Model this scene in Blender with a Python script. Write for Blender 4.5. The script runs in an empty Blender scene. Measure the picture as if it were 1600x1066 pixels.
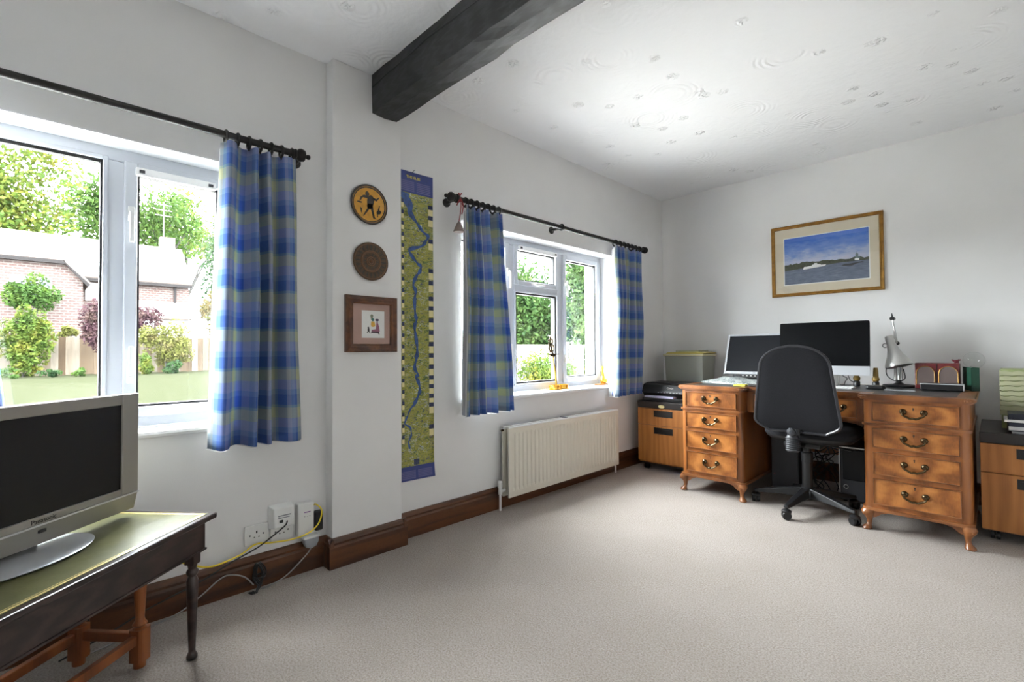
import bpy, math, random
from mathutils import Matrix, Vector
R = math.radians
sc = bpy.context.scene
col = sc.collection

# ------------------------------------------------------------------ camera
cam = bpy.data.cameras.new('camera'); cam_o = bpy.data.objects.new('camera', cam); col.objects.link(cam_o)
cam.sensor_width = 36.0; cam.sensor_fit = 'HORIZONTAL'; cam.lens = 745.337 * 36 / 1600
cam.clip_start = 0.02; cam.clip_end = 300
YAW, PITCH, ROLL = R(45.3687), R(1.11565), R(-0.37695)
_f = Vector((-math.sin(YAW) * math.cos(PITCH), math.cos(YAW) * math.cos(PITCH), math.sin(PITCH)))
_r = Vector((math.cos(YAW), math.sin(YAW), 0)); _u = _r.cross(_f)
_r2 = math.cos(ROLL) * _r + math.sin(ROLL) * _u; _u2 = -math.sin(ROLL) * _r + math.cos(ROLL) * _u
cam_o.matrix_world = Matrix(((_r2.x, _u2.x, -_f.x, 2.283), (_r2.y, _u2.y, -_f.y, 0.0), (_r2.z, _u2.z, -_f.z, 1.02), (0, 0, 0, 1)))
sc.camera = cam_o

# ------------------------------------------------------------------ world: bright overcast sky
world = bpy.data.worlds.new('overcast_sky'); sc.world = world; world.use_nodes = True
bg = world.node_tree.nodes['Background']
bg.inputs[0].default_value = (0.93, 0.965, 1.0, 1); bg.inputs[1].default_value = 40.0
world.cycles.sampling_method = 'AUTOMATIC'

def portal(name, loc, rot, sx, sy):            # guides sampling of the sky through an opening, emits nothing itself
    l = bpy.data.lights.new(name, 'AREA'); l.shape = 'RECTANGLE'; l.size = sx; l.size_y = sy
    l.cycles.is_portal = True
    o = bpy.data.objects.new(name, l); o.location = loc; o.rotation_euler = rot; col.objects.link(o)
portal('window_portal', (-0.24, 0.11, 1.27), (0, R(-90), 0), 1.12, 1.10)
portal('window_portal', (-0.24, 2.66, 1.27), (0, R(-90), 0), 1.12, 1.70)

vs = sc.view_settings
sc.display_settings.display_device = 'sRGB'
vs.view_transform = 'Standard'; vs.look = 'None'; vs.gamma = 1.0; vs.use_curve_mapping = False
vs.exposure = 0.70

# ------------------------------------------------------------------ helpers
rnd = random.Random(7)
WM = {}

class MB:
    def __init__(s): s.v = []; s.f = []; s.uv = None
    def add(s, vs_, fs):
        n = len(s.v); s.v += [tuple(p) for p in vs_]; s.f += [tuple(i + n for i in q) for q in fs]; return s
    def box(s, x0, x1, y0, y1, z0, z1):
        return s.add([(x0, y0, z0), (x1, y0, z0), (x1, y1, z0), (x0, y1, z0), (x0, y0, z1), (x1, y0, z1), (x1, y1, z1), (x0, y1, z1)],
                     [(0, 3, 2, 1), (4, 5, 6, 7), (0, 1, 5, 4), (1, 2, 6, 5), (2, 3, 7, 6), (3, 0, 4, 7)])
    def prism(s, poly, ax, a0, a1):            # poly of 2D points extruded along axis ax ('x','y','z')
        n = len(poly)
        if ax == 'z': m = lambda p, a: (p[0], p[1], a)
        elif ax == 'y': m = lambda p, a: (p[0], a, p[1])
        else: m = lambda p, a: (a, p[0], p[1])
        vs_ = [m(p, a0) for p in poly] + [m(p, a1) for p in poly]
        fs = [tuple(range(n - 1, -1, -1)), tuple(range(n, 2 * n))] + [(i, (i + 1) % n, n + (i + 1) % n, n + i) for i in range(n)]
        return s.add(vs_, fs)
    def lathe(s, prof, n=20, M=None):          # prof [(r,z)], around local z, M places it
        M = M or Matrix()
        vs_ = []; fs = []
        for r, z in prof:
            for k in range(n):
                a = 2 * math.pi * k / n; vs_.append(M @ Vector((r * math.cos(a), r * math.sin(a), z)))
        for i in range(len(prof) - 1):
            for k in range(n):
                fs.append((i * n + k, i * n + (k + 1) % n, (i + 1) * n + (k + 1) % n, (i + 1) * n + k))
        fs.append(tuple(range(n - 1, -1, -1))); fs.append(tuple((len(prof) - 1) * n + k for k in range(n)))
        return s.add(vs_, fs)
    def tube(s, pts, r, n=8, sq=1.0):
        pts = [Vector(p) for p in pts]; rs = r if isinstance(r, (list, tuple)) else [r] * len(pts)
        t = (pts[1] - pts[0]).normalized(); up = Vector((0, 0, 1)) if abs(t.z) < 0.9 else Vector((1, 0, 0))
        a = t.cross(up).normalized(); vs_ = []; fs = []
        for i, p in enumerate(pts):
            if i == 0: t = pts[1] - pts[0]
            elif i == len(pts) - 1: t = pts[-1] - pts[-2]
            else: t = (pts[i + 1] - pts[i]).normalized() + (pts[i] - pts[i - 1]).normalized()
            t.normalize(); a = (a - t * a.dot(t)); a = a.normalized() if a.length > 1e-6 else t.orthogonal().normalized()
            b = t.cross(a)
            for k in range(n):
                th = 2 * math.pi * k / n; vs_.append(p + (a * math.cos(th) + b * math.sin(th) * sq) * rs[i])
        for i in range(len(pts) - 1):
            for k in range(n):
                fs.append((i * n + k, i * n + (k + 1) % n, (i + 1) * n + (k + 1) % n, (i + 1) * n + k))
        fs.append(tuple(range(n - 1, -1, -1))); fs.append(tuple((len(pts) - 1) * n + k for k in range(n)))
        return s.add(vs_, fs)
    def ball(s, c, r, n=14, m=9, sz=1.0):
        prof = [(max(1e-4, r * math.sin(math.pi * i / m)), -r * sz * math.cos(math.pi * i / m)) for i in range(m + 1)]
        return s.lathe(prof, n, Matrix.Translation(c))
    def torus(s, c, Rr, r, axis='y', n=18, m=8):
        vs_ = []; fs = []
        for i in range(n):
            a = 2 * math.pi * i / n
            for j in range(m):
                b = 2 * math.pi * j / m; q = Rr + r * math.cos(b)
                p = (q * math.cos(a), q * math.sin(a), r * math.sin(b))
                if axis == 'y': p = (p[0], p[2], p[1])
                elif axis == 'x': p = (p[2], p[0], p[1])
                vs_.append((p[0] + c[0], p[1] + c[1], p[2] + c[2]))
        for i in range(n):
            for j in range(m):
                fs.append((i * m + j, ((i + 1) % n) * m + j, ((i + 1) % n) * m + (j + 1) % m, i * m + (j + 1) % m))
        return s.add(vs_, fs)
    def build(s, name, mat, parent=None, smooth=False, bevel=0, seg=2, local=False, sharp=40):
        me = bpy.data.meshes.new(name)
        vs_ = s.v
        if parent is not None and not local and parent in WM:
            Mi = WM[parent].inverted(); vs_ = [Mi @ Vector(p) for p in s.v]
        me.from_pydata(vs_, [], s.f); me.update()
        if s.uv:
            ul = me.uv_layers.new(name='UVMap')
            for lp in me.loops: ul.data[lp.index].uv = s.uv[lp.vertex_index]
        import bmesh
        bm = bmesh.new(); bm.from_mesh(me); bmesh.ops.recalc_face_normals(bm, faces=bm.faces[:]); bm.to_mesh(me); bm.free()
        if smooth:
            me.polygons.foreach_set('use_smooth', [True] * len(me.polygons)); me.set_sharp_from_angle(angle=R(sharp))
        me.materials.append(mat)
        o = bpy.data.objects.new(name, me); col.objects.link(o)
        if parent is not None:
            o.parent = parent; WM[o] = WM.get(parent, Matrix())
        if bevel:
            b = o.modifiers.new('bevel', 'BEVEL'); b.width = bevel; b.segments = seg; b.limit_method = 'ANGLE'; b.angle_limit = R(50)
        return o
    def solo(s, name, mat, label, cat, group=None, **k):     # a thing that is one mesh: origin at its base centre
        xs = [p[0] for p in s.v]; ys = [p[1] for p in s.v]; zs = [p[2] for p in s.v]
        c = ((min(xs) + max(xs)) / 2, (min(ys) + max(ys)) / 2, min(zs))
        s.v = [(p[0] - c[0], p[1] - c[1], p[2] - c[2]) for p in s.v]
        o = s.build(name, mat, **k); o.location = c; WM[o] = Matrix.Translation(c); tag(o, label, cat, group); return o

def tag(o, label=None, cat=None, group=None, kind=None):
    if label: o['label'] = label
    if cat: o['category'] = cat
    if group: o['group'] = group
    if kind: o['kind'] = kind
    return o
def thing(name, loc, label, cat, rz=0, group=None, kind=None):
    o = bpy.data.objects.new(name, None); col.objects.link(o); o.empty_display_size = 0.05
    o.location = loc; o.rotation_euler = (0, 0, rz); WM[o] = Matrix.Translation(loc) @ Matrix.Rotation(rz, 4, 'Z')
    return tag(o, label, cat, group, kind)
def struct(o, label, cat): return tag(o, label, cat, None, 'structure')
def rounded(x0, x1, y0, y1, r, n=5, corners=(1, 1, 1, 1)):
    out = []
    for (cx, cy, a0, on) in ((x1 - r, y0 + r, -90, corners[1]), (x1 - r, y1 - r, 0, corners[2]), (x0 + r, y1 - r, 90, corners[3]), (x0 + r, y0 + r, 180, corners[0])):
        if on:
            for i in range(n + 1):
                a = R(a0 + 90 * i / n); out.append((cx + r * math.cos(a), cy + r * math.sin(a)))
        else:
            a = R(a0 + 45); out.append((cx + r * (1 if math.cos(a) > 0 else -1), cy + r * (1 if math.sin(a) > 0 else -1)))
    return out
def align(p0, p1):                              # matrix taking local z to p0->p1, origin p0
    d = (Vector(p1) - Vector(p0)).normalized()
    return Matrix.Translation(p0) @ d.to_track_quat('Z', 'Y').to_matrix().to_4x4()
def smoothpath(pts, k=6):                       # Catmull-Rom
    P = [Vector(p) for p in pts]; P = [P[0] * 2 - P[1]] + P + [P[-1] * 2 - P[-2]]; out = []
    for i in range(1, len(P) - 2):
        for j in range(k):
            t = j / k; a, b, c, d = P[i - 1], P[i], P[i + 1], P[i + 2]
            out.append(0.5 * ((2 * b) + (c - a) * t + (2 * a - 5 * b + 4 * c - d) * t * t + (3 * b - a - 3 * c + d) * t ** 3))
    out.append(P[-2]); return out
def text(name, body, size, mat, parent, M, ext=0.0006):
    cu = bpy.data.curves.new(name, 'FONT'); cu.body = body; cu.size = size; cu.extrude = ext; cu.align_x = 'CENTER'; cu.align_y = 'CENTER'
    t = bpy.data.objects.new(name, cu); col.objects.link(t)
    bpy.context.view_layer.update()
    me = bpy.data.meshes.new_from_object(t.evaluated_get(bpy.context.evaluated_depsgraph_get()))
    bpy.data.objects.remove(t); bpy.data.curves.remove(cu)
    me.name = name; me.transform(WM.get(parent, Matrix()).inverted() @ M)
    me.materials.clear(); me.materials.append(mat)
    o = bpy.data.objects.new(name, me); col.objects.link(o); o.parent = parent; WM[o] = WM[parent]; return o
def copy_tree(o, parent=None):
    c = o.copy(); col.objects.link(c); c.parent = parent
    for ch in [x for x in bpy.data.objects if x.parent == o]: copy_tree(ch, c)
    return c

# ------------------------------------------------------------------ materials
def s2l(c): return tuple((x / 12.92 if x <= 0.04045 else ((x + 0.055) / 1.055) ** 2.4) for x in c)
def rgb(r, g, b): return s2l((r / 255, g / 255, b / 255))
class NT:
    def __init__(s, name):
        s.m = bpy.data.materials.new(name); s.m.use_nodes = True; s.t = s.m.node_tree; s.n = s.t.nodes; s.l = s.t.links
        s.b = s.n['Principled BSDF']; s.out = s.n['Material Output']
    def new(s, t, **k):
        x = s.n.new(t)
        for a, b in k.items():
            if a in x.inputs.keys() if isinstance(a, str) else False: x.inputs[a].default_value = b
            else: setattr(x, a, b)
        return x
    def link(s, a, b): s.l.new(a, b)
    def coord(s, kind='Object', scale=(1, 1, 1), rot=(0, 0, 0)):
        c = s.n.new('ShaderNodeTexCoord'); m = s.n.new('ShaderNodeMapping'); m.inputs['Scale'].default_value = scale; m.inputs['Rotation'].default_value = rot
        s.link(c.outputs[kind], m.inputs[0]); return m.outputs[0]
    def ramp(s, fac, stops, interp='LINEAR'):
        r = s.n.new('ShaderNodeValToRGB'); e = r.color_ramp; e.interpolation = interp
        while len(e.elements) < len(stops): e.elements.new(0.5)
        for q, (p, c) in zip(e.elements, stops): q.position = p; q.color = (*c[:3], 1)
        s.link(fac, r.inputs[0]); return r.outputs[0]
    def math(s, op, a, b=None, clamp=False):
        x = s.n.new('ShaderNodeMath'); x.operation = op; x.use_clamp = clamp
        for i, q in enumerate((a, b)):
            if q is None: continue
            if isinstance(q, (int, float)): x.inputs[i].default_value = q
            else: s.link(q, x.inputs[i])
        return x.outputs[0]
    def noise(s, vec, scale, detail=4, rough=0.5, dist=0.0):
        x = s.n.new('ShaderNodeTexNoise'); x.inputs['Scale'].default_value = scale; x.inputs['Detail'].default_value = detail
        x.inputs['Roughness'].default_value = rough; x.inputs['Distortion'].default_value = dist
        s.link(vec, x.inputs['Vector']); return x.outputs['Fac']
    def bump(s, h, strength=0.3, dist=0.01):
        x = s.n.new('ShaderNodeBump'); x.inputs['Strength'].default_value = strength; x.inputs['Distance'].default_value = dist
        s.link(h, x.inputs['Height']); s.link(x.outputs[0], s.b.inputs['Normal'])
    def mix(s, fac, a, b, mode='MIX'):
        x = s.n.new('ShaderNodeMix'); x.data_type = 'RGBA'; x.blend_type = mode
        for i, q in ((0, fac), (6, a), (7, b)):
            if isinstance(q, (int, float)): x.inputs[i].default_value = q
            elif isinstance(q, tuple): x.inputs[i].default_value = (*q[:3], 1)
            else: s.link(q, x.inputs[i])
        return x.outputs[2]
def plain(name, c, rough=0.5, metal=0.0, bump=0.0, bscale=60, var=0.0, vscale=8, coat=0.0, spec=0.5):
    t = NT(name); t.b.inputs['Base Color'].default_value = (*c, 1); t.b.inputs['Roughness'].default_value = rough
    t.b.inputs['Metallic'].default_value = metal; t.b.inputs['Coat Weight'].default_value = coat; t.b.inputs['Specular IOR Level'].default_value = spec
    v = t.coord()
    if var:
        n = t.noise(v, vscale, 5)
        t.link(t.ramp(n, [(0.3, tuple(x * (1 - var) for x in c)), (0.7, tuple(min(1, x * (1 + var)) for x in c))]), t.b.inputs['Base Color'])
    if bump: t.bump(t.noise(v, bscale, 3), bump, 0.004)
    return t.m
def wood(name, dark, mid, light, scale=(1, 1, 1), rough=0.35, figure=3.0, grain=18, coat=0.15):
    t = NT(name); v = t.coord('Object', scale)
    big = t.noise(v, figure, 4, 0.55, 1.6)
    w = t.n.new('ShaderNodeTexWave'); w.wave_type = 'BANDS'; w.bands_direction = 'X'; w.inputs['Scale'].default_value = grain * 0.25
    w.inputs['Distortion'].default_value = 9; w.inputs['Detail'].default_value = 3; w.inputs['Detail Scale'].default_value = 1.2; t.link(v, w.inputs['Vector'])
    fine = t.noise(t.coord('Object', tuple(x * q for x, q in zip(scale, (6, 6, 1)))), grain * 2, 5, 0.6)
    h = t.math('ADD', t.math('MULTIPLY', big, 0.5), t.math('ADD', t.math('MULTIPLY', w.outputs['Fac'], 0.27), t.math('MULTIPLY', fine, 0.3)))
    t.link(t.ramp(h, [(0.28, dark), (0.5, mid), (0.74, light)]), t.b.inputs['Base Color'])
    t.b.inputs['Roughness'].default_value = rough; t.b.inputs['Coat Weight'].default_value = coat; t.b.inputs['Coat Roughness'].default_value = 0.2
    t.bump(fine, 0.05, 0.002); return t.m

M = {}
# painted plaster wall
t = NT('wall_paint'); v = t.coord()
t.link(t.ramp(t.noise(v, 2.5, 4), [(0.3, rgb(227, 226, 225)), (0.7, rgb(232, 231, 230))]), t.b.inputs['Base Color'])
t.b.inputs['Roughness'].default_value = 0.9; t.bump(t.noise(v, 220, 3), 0.12, 0.002); M['wall'] = t.m
# embossed ceiling paper: scattered flower sprigs and comb swirls
t = NT('embossed_ceiling_paper'); v = t.coord()
vor = t.n.new('ShaderNodeTexVoronoi'); vor.inputs['Scale'].default_value = 5.2; t.link(v, vor.inputs['Vector'])
cellmask = t.ramp(vor.outputs['Distance'], [(0.08, (1, 1, 1)), (0.20, (0, 0, 0))])
sprig = t.math('MULTIPLY', cellmask, t.ramp(t.noise(v, 38, 2, 0.6), [(0.42, (0, 0, 0)), (0.58, (1, 1, 1))]))
vor2 = t.n.new('ShaderNodeTexVoronoi'); vor2.inputs['Scale'].default_value = 2.6
vv = t.n.new('ShaderNodeVectorMath'); vv.operation = 'ADD'; vv.inputs[1].default_value = (3.3, 7.7, 0); t.link(v, vv.inputs[0]); t.link(vv.outputs[0], vor2.inputs['Vector'])
rings = t.math('MULTIPLY', t.math('SINE', t.math('MULTIPLY', vor2.outputs['Distance'], 95)), t.ramp(t.noise(v, 5, 2), [(0.46, (0, 0, 0)), (0.62, (1, 1, 1))]))
rings = t.math('MULTIPLY', rings, t.ramp(vor2.outputs['Distance'], [(0.1, (0, 0, 0)), (0.2, (1, 1, 1)), (0.42, (0.4, 0.4, 0.4)), (0.5, (0, 0, 0))]))
h = t.math('ADD', t.math('MULTIPLY', sprig, 1.0), t.math('ADD', t.math('MULTIPLY', rings, 0.17), t.math('MULTIPLY', t.noise(v, 24, 4), 0.28)))
t.b.inputs['Base Color'].default_value = (*rgb(237, 237, 239), 1); t.b.inputs['Roughness'].default_value = 0.85
t.bump(h, 0.75, 0.016); M['ceiling'] = t.m
# carpet
t = NT('beige_carpet'); v = t.coord()
n1 = t.noise(v, 160, 3, 0.7); n2 = t.noise(v, 3, 4)
c1 = t.ramp(n1, [(0.3, rgb(145, 133, 123)), (0.55, rgb(184, 175, 167)), (0.75, rgb(202, 196, 190))])
c2 = t.ramp(n2, [(0.3, (0.92, 0.91, 0.89)), (0.7, (1, 1, 1))])
t.link(t.mix(1.0, c1, c2, 'MULTIPLY'), t.b.inputs['Base Color']); t.b.inputs['Roughness'].default_value = 1.0; t.b.inputs['Specular IOR Level'].default_value = 0.1
t.b.inputs['Sheen Weight'].default_value = 0.15
t.bump(t.math('ADD', n1, t.math('MULTIPLY', t.noise(v, 420, 2), 0.6)), 0.7, 0.012); M['carpet'] = t.m
M['skirting'] = wood('dark_skirting_wood', rgb(44, 22, 9), rgb(74, 40, 17), rgb(98, 56, 26), (3, 0.5, 5), 0.4, 2.0, 10)
M['beam'] = wood('black_beam_wood', rgb(16, 17, 17), rgb(25, 26, 26), rgb(44, 45, 47), (0.8, 8, 8), 0.55, 2.0, 14, 0.0)
M['upvc'] = plain('white_upvc', rgb(192, 196, 204), 0.35)
M['white_gloss'] = plain('white_gloss_paint', rgb(236, 236, 236), 0.35)
M['reveal'] = plain('white_reveal_paint', rgb(235, 236, 238), 0.85)
M['gasket'] = plain('black_rubber', rgb(20, 20, 22), 0.6)
M['black_metal'] = plain('black_iron', rgb(34, 32, 31), 0.45, 0.3, 0.15, 90)
M['black_plastic'] = plain('black_plastic', rgb(21, 21, 23), 0.42, 0, 0.08, 300)
M['dark_grey'] = plain('dark_grey_plastic', rgb(52, 53, 57), 0.45)
M['grey_plastic'] = plain('grey_plastic', rgb(150, 152, 156), 0.45)
M['screen'] = plain('switched_off_screen', rgb(12, 14, 18), 0.42, spec=0.35)
M['computer_screen'] = plain('black_computer_screen', rgb(8, 9, 11), 0.35, spec=0.12)
M['silver'] = plain('silver_plastic', rgb(152, 149, 142), 0.38, 0.25, 0.04, 400)
M['silver_light'] = plain('bright_silver', rgb(206, 208, 212), 0.3, 0.45)
M['alu'] = plain('brushed_aluminium', rgb(200, 200, 198), 0.28, 0.9)
M['white_plastic'] = plain('white_plastic', rgb(228, 228, 226), 0.4)
M['rad'] = plain('cream_radiator_enamel', rgb(222, 217, 204), 0.38)
M['brass'] = plain('polished_brass', rgb(214, 170, 72), 0.25, 0.9)
M['old_brass'] = plain('aged_brass', rgb(92, 78, 56), 0.24, 0.9)
M['gilt'] = plain('gilt_moulding', rgb(150, 110, 48), 0.35, 0.6, 0.1, 120, 0.25, 30)
M['gold_line'] = plain('gold_tooling', rgb(218, 196, 128), 0.4, 0.4, 0.4, 180, 0.3, 140)
M['walnut'] = wood('figured_walnut', rgb(104, 58, 24), rgb(152, 92, 42), rgb(184, 120, 60), (1.0, 1, 2.2), 0.32, 3.2, 9)
M['walnut_case'] = wood('walnut_carcase', rgb(92, 52, 23), rgb(134, 79, 36), rgb(160, 98, 48), (1.5, 1.5, 0.4), 0.32, 2.0, 7)
M['walnut_edge'] = wood('walnut_edge', rgb(88, 50, 26), rgb(126, 76, 40), rgb(154, 98, 56), (0.6, 2, 2), 0.28, 2.0, 7)
M['cab'] = wood('office_cherry_veneer', rgb(150, 94, 43), rgb(168, 108, 51), rgb(180, 120, 60), (5, 5, 0.7), 0.45, 1.2, 5, 0.0)
M['cab_top'] = plain('dark_cabinet_top', rgb(40, 34, 32), 0.4)
M['mahogany'] = wood('black_mahogany', rgb(26, 16, 14), rgb(44, 30, 27), rgb(62, 44, 40), (1, 6, 6), 0.3, 2.0, 10)
M['oak'] = wood('orange_oak', rgb(96, 48, 20), rgb(134, 72, 32), rgb(158, 90, 42), (2, 2, 0.5), 0.4, 1.5, 5)
t = NT('olive_leather'); v = t.coord()
t.link(t.ramp(t.noise(v, 9, 5), [(0.3, rgb(84, 84, 48)), (0.7, rgb(102, 101, 60))]), t.b.inputs['Base Color'])
t.link(t.ramp(t.noise(v, 14, 4, 0.6), [(0.35, (0.3,) * 3), (0.7, (0.42,) * 3)]), t.b.inputs['Roughness']); t.bump(t.noise(v, 260, 3), 0.15, 0.002); M['leather'] = t.m
M['desk_leather'] = plain('dark_desk_leather', rgb(30, 32, 32), 0.35, 0, 0.12, 240)
M['fabric'] = plain('charcoal_fabric', rgb(29, 29, 32), 0.95, 0, 0.35, 420, 0.15, 200, spec=0.2)
M['yellow_cable'] = plain('yellow_cable', rgb(222, 196, 40), 0.45)
M['black_cable'] = plain('black_cable', rgb(28, 28, 30), 0.5)
M['grey_cable'] = plain('grey_cable', rgb(150, 148, 146), 0.5)
M['paper'] = plain('white_paper', rgb(232, 232, 230), 0.8)
M['lavender_paper'] = plain('lavender_paper', rgb(196, 196, 226), 0.7)
M['cream'] = plain('cream_print', rgb(226, 216, 160), 0.6)
M['navy_print'] = plain('navy_print', rgb(38, 52, 122), 0.45, var=0.12, vscale=30)
M['navy_dark'] = plain('dark_photo_print', rgb(40, 50, 84), 0.5, var=0.6, vscale=90)
M['lilac_print'] = plain('lilac_small_print', rgb(92, 92, 142), 0.5)
M['yellow_print'] = plain('yellow_print', rgb(226, 206, 60), 0.5)
M['river'] = plain('river_blue_print', rgb(44, 76, 132), 0.45, var=0.45, vscale=50)
M['red'] = plain('dark_red_ribbon', rgb(140, 22, 30), 0.5)
M['maroon'] = plain('maroon_leatherette', rgb(92, 24, 28), 0.4, 0, 0.1, 200)
M['green_cover'] = plain('dark_green_cover', rgb(22, 66, 50), 0.5)
M['brown_grille'] = plain('grey_brown_grille', rgb(96, 82, 78), 0.7, 0, 0.4, 500)
M['amber'] = plain('amber_plastic', rgb(132, 106, 44), 0.4)
M['box_grey'] = plain('grey_green_box_plastic', rgb(158, 160, 148), 0.55)
M['box_lid'] = plain('cream_lid_plastic', rgb(206, 200, 160), 0.5)
M['yellow_card'] = plain('yellow_card_folder', rgb(198, 182, 92), 0.6)
M['pale_green'] = plain('pale_green_card', rgb(170, 172, 138), 0.65)
M['navy_book'] = plain('navy_book_cover', rgb(28, 34, 52), 0.45)
M['frame_brown'] = wood('dark_oak_frame', rgb(46, 22, 10), rgb(84, 46, 22), rgb(112, 66, 32), (3, 3, 3), 0.35, 3.0, 14)
M['mount_pink'] = plain('dusky_pink_mount', rgb(172, 138, 126), 0.8, var=0.05)
M['mount_cream'] = plain('cream_mount', rgb(210, 200, 178), 0.8, var=0.03)
M['picture_white'] = plain('white_bevel', rgb(240, 240, 238), 0.7)
M['ink'] = plain('black_ink', rgb(24, 22, 22), 0.5)
M['ochre'] = plain('ochre_glaze', rgb(196, 142, 44), 0.35, var=0.18, vscale=40)
M['black_glaze'] = plain('black_brown_glaze', rgb(38, 32, 26), 0.3, coat=0.3)
M['bronze'] = plain('dull_bronze', rgb(84, 66, 50), 0.45, 0.4, 0.3, 140, 0.3, 60)
M['bronze_light'] = plain('copper_relief', rgb(128, 92, 64), 0.4, 0.45)
M['slate_relief'] = plain('dark_slate_relief', rgb(56, 52, 48), 0.5, 0.2)
M['stone'] = plain('pale_pebble', rgb(140, 124, 116), 0.6, var=0.2, vscale=30)
def colour(name, r, g, b, rough=0.6): return plain(name, rgb(r, g, b), rough)

def thin_glass(name, tint=(1, 1, 1), extra=0.0):       # thin pane: mostly clear, Fresnel mirror on top
    t = NT(name); tr = t.n.new('ShaderNodeBsdfTransparent'); tr.inputs[0].default_value = (*tint, 1)
    gl = t.n.new('ShaderNodeBsdfGlossy'); gl.inputs['Roughness'].default_value = 0.02
    lw = t.n.new('ShaderNodeLayerWeight'); lw.inputs['Blend'].default_value = 0.5      # Schlick: same from either side of the thin sheet
    fr = t.math('ADD', t.math('MULTIPLY', t.math('POWER', lw.outputs['Facing'], 5.0), 0.9), 0.035 + extra)
    ms = t.n.new('ShaderNodeMixShader'); t.link(fr, ms.inputs[0]); t.link(tr.outputs[0], ms.inputs[1]); t.link(gl.outputs[0], ms.inputs[2])
    t.link(ms.outputs[0], t.out.inputs[0]); return t.m
M['pane'] = thin_glass('window_glass', (0.97, 0.985, 0.98))
M['picture_glass'] = thin_glass('picture_glass')
M['clear_glass'] = thin_glass('clear_glass_globe', (0.97, 0.98, 0.975), 0.0)

# checked curtain cloth, u and v are metres of cloth
def plaid():
    t = NT('blue_green_checked_cloth'); uv = t.n.new('ShaderNodeUVMap'); sp = t.n.new('ShaderNodeSeparateXYZ'); t.link(uv.outputs[0], sp.inputs[0])
    blue, lav, olive, teal, slate = rgb(90, 120, 190), rgb(170, 177, 210), rgb(196, 200, 166), rgb(138, 168, 178), rgb(128, 156, 204)
    def bands(x, per, off, stops):
        f = t.math('FRACT', t.math('ADD', t.math('DIVIDE', x, per), off)); return t.ramp(f, stops, 'CONSTANT')
    cu = bands(sp.outputs[0], 0.19, 0.1, [(0, olive), (0.2, teal), (0.28, blue), (0.55, lav), (0.72, slate), (0.9, blue)])
    cv = bands(sp.outputs[1], 0.165, 0.35, [(0, olive), (0.27, lav), (0.52, slate), (0.66, blue), (0.93, teal)])
    c = t.mix(0.52, cu, cv)
    # woven thread noise
    n = t.noise(t.coord('UV', (900, 900, 1)), 1.0, 2)
    c = t.mix(1.0, c, t.ramp(n, [(0.3, (0.82,) * 3), (0.7, (1.08,) * 3)]), 'MULTIPLY')
    d = t.n.new('ShaderNodeBsdfDiffuse'); tl = t.n.new('ShaderNodeBsdfTranslucent'); ms = t.n.new('ShaderNodeMixShader'); ms.inputs[0].default_value = 0.36
    t.link(c, d.inputs[0]); t.link(c, tl.inputs[0]); t.link(d.outputs[0], ms.inputs[1]); t.link(tl.outputs[0], ms.inputs[2]); t.link(ms.outputs[0], t.out.inputs[0]); return t.m
M['plaid'] = plaid()
t = NT('white_lining_cloth'); d = t.n.new('ShaderNodeBsdfDiffuse'); tl = t.n.new('ShaderNodeBsdfTranslucent'); ms = t.n.new('ShaderNodeMixShader'); ms.inputs[0].default_value = 0.55
d.inputs[0].default_value = tl.inputs[0].default_value = (0.8, 0.8, 0.78, 1); t.link(d.outputs[0], ms.inputs[1]); t.link(tl.outputs[0], ms.inputs[2]); t.link(ms.outputs[0], t.out.inputs[0]); M['lining'] = t.m

# ------------------------------------------------------------------ room shell
YB = 4.336          # back wall
XR, YR = 2.95, -0.95  # right and rear walls, out of view
ZC, ZL = 2.478, 2.432
struct(MB().box(-0.02, XR + 0.1, YR - 0.1, YB + 0.1, -0.12, 0).build('floor', M['carpet']), 'beige cut pile carpet covering the whole floor', 'floor')
struct(MB().box(-0.3, XR + 0.1, 1.26, YB + 0.1, ZC, ZC + 0.12).build('ceiling', M['ceiling']), 'white ceiling with embossed floral paper beyond the beam', 'ceiling')
struct(MB().box(-0.3, XR + 0.1, YR - 0.1, 1.26, ZL, ZL + 0.166).build('ceiling', M['ceiling']), 'lower white embossed ceiling on the television side of the beam', 'ceiling')
# window wall with two openings
W1 = (-0.42, 0.64, 0.70, 1.827); W2 = (1.82, 3.475, 0.70, 1.822); TX = -0.30
w = MB()
for a, b in ((YR - 0.1, W1[0]), (W1[1], W2[0]), (W2[1], YB + 0.1)): w.box(TX, 0, a, b, -0.12, ZC)
for y0, y1, z0, z1 in (W1, W2): w.box(TX, 0, y0, y1, -0.12, z0); w.box(TX, 0, y0, y1, z1, ZC)
wl_ = struct(w.build('wall_left', M['wall']), 'pale grey wall with the two garden windows', 'wall')
struct(MB().box(-0.3, XR + 0.1, YB, YB + 0.12, -0.12, ZC).build('wall_back', M['wall']), 'pale grey wall behind the desk', 'wall')
struct(MB().box(XR, XR + 0.12, YR - 0.1, YB, -0.12, ZC).build('wall_right', M['wall']), 'pale grey wall opposite the windows', 'wall')
struct(MB().box(0, XR, YR - 0.12, YR, -0.12, ZC).build('wall_rear', M['wall']), 'pale grey wall at the television end of the room', 'wall')
struct(MB().box(-0.02, 0.07, 0.985, 1.361, 0, ZL).build('wall_pier', M['wall'], bevel=0.004), 'shallow white wall pier between the two windows', 'wall')
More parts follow.
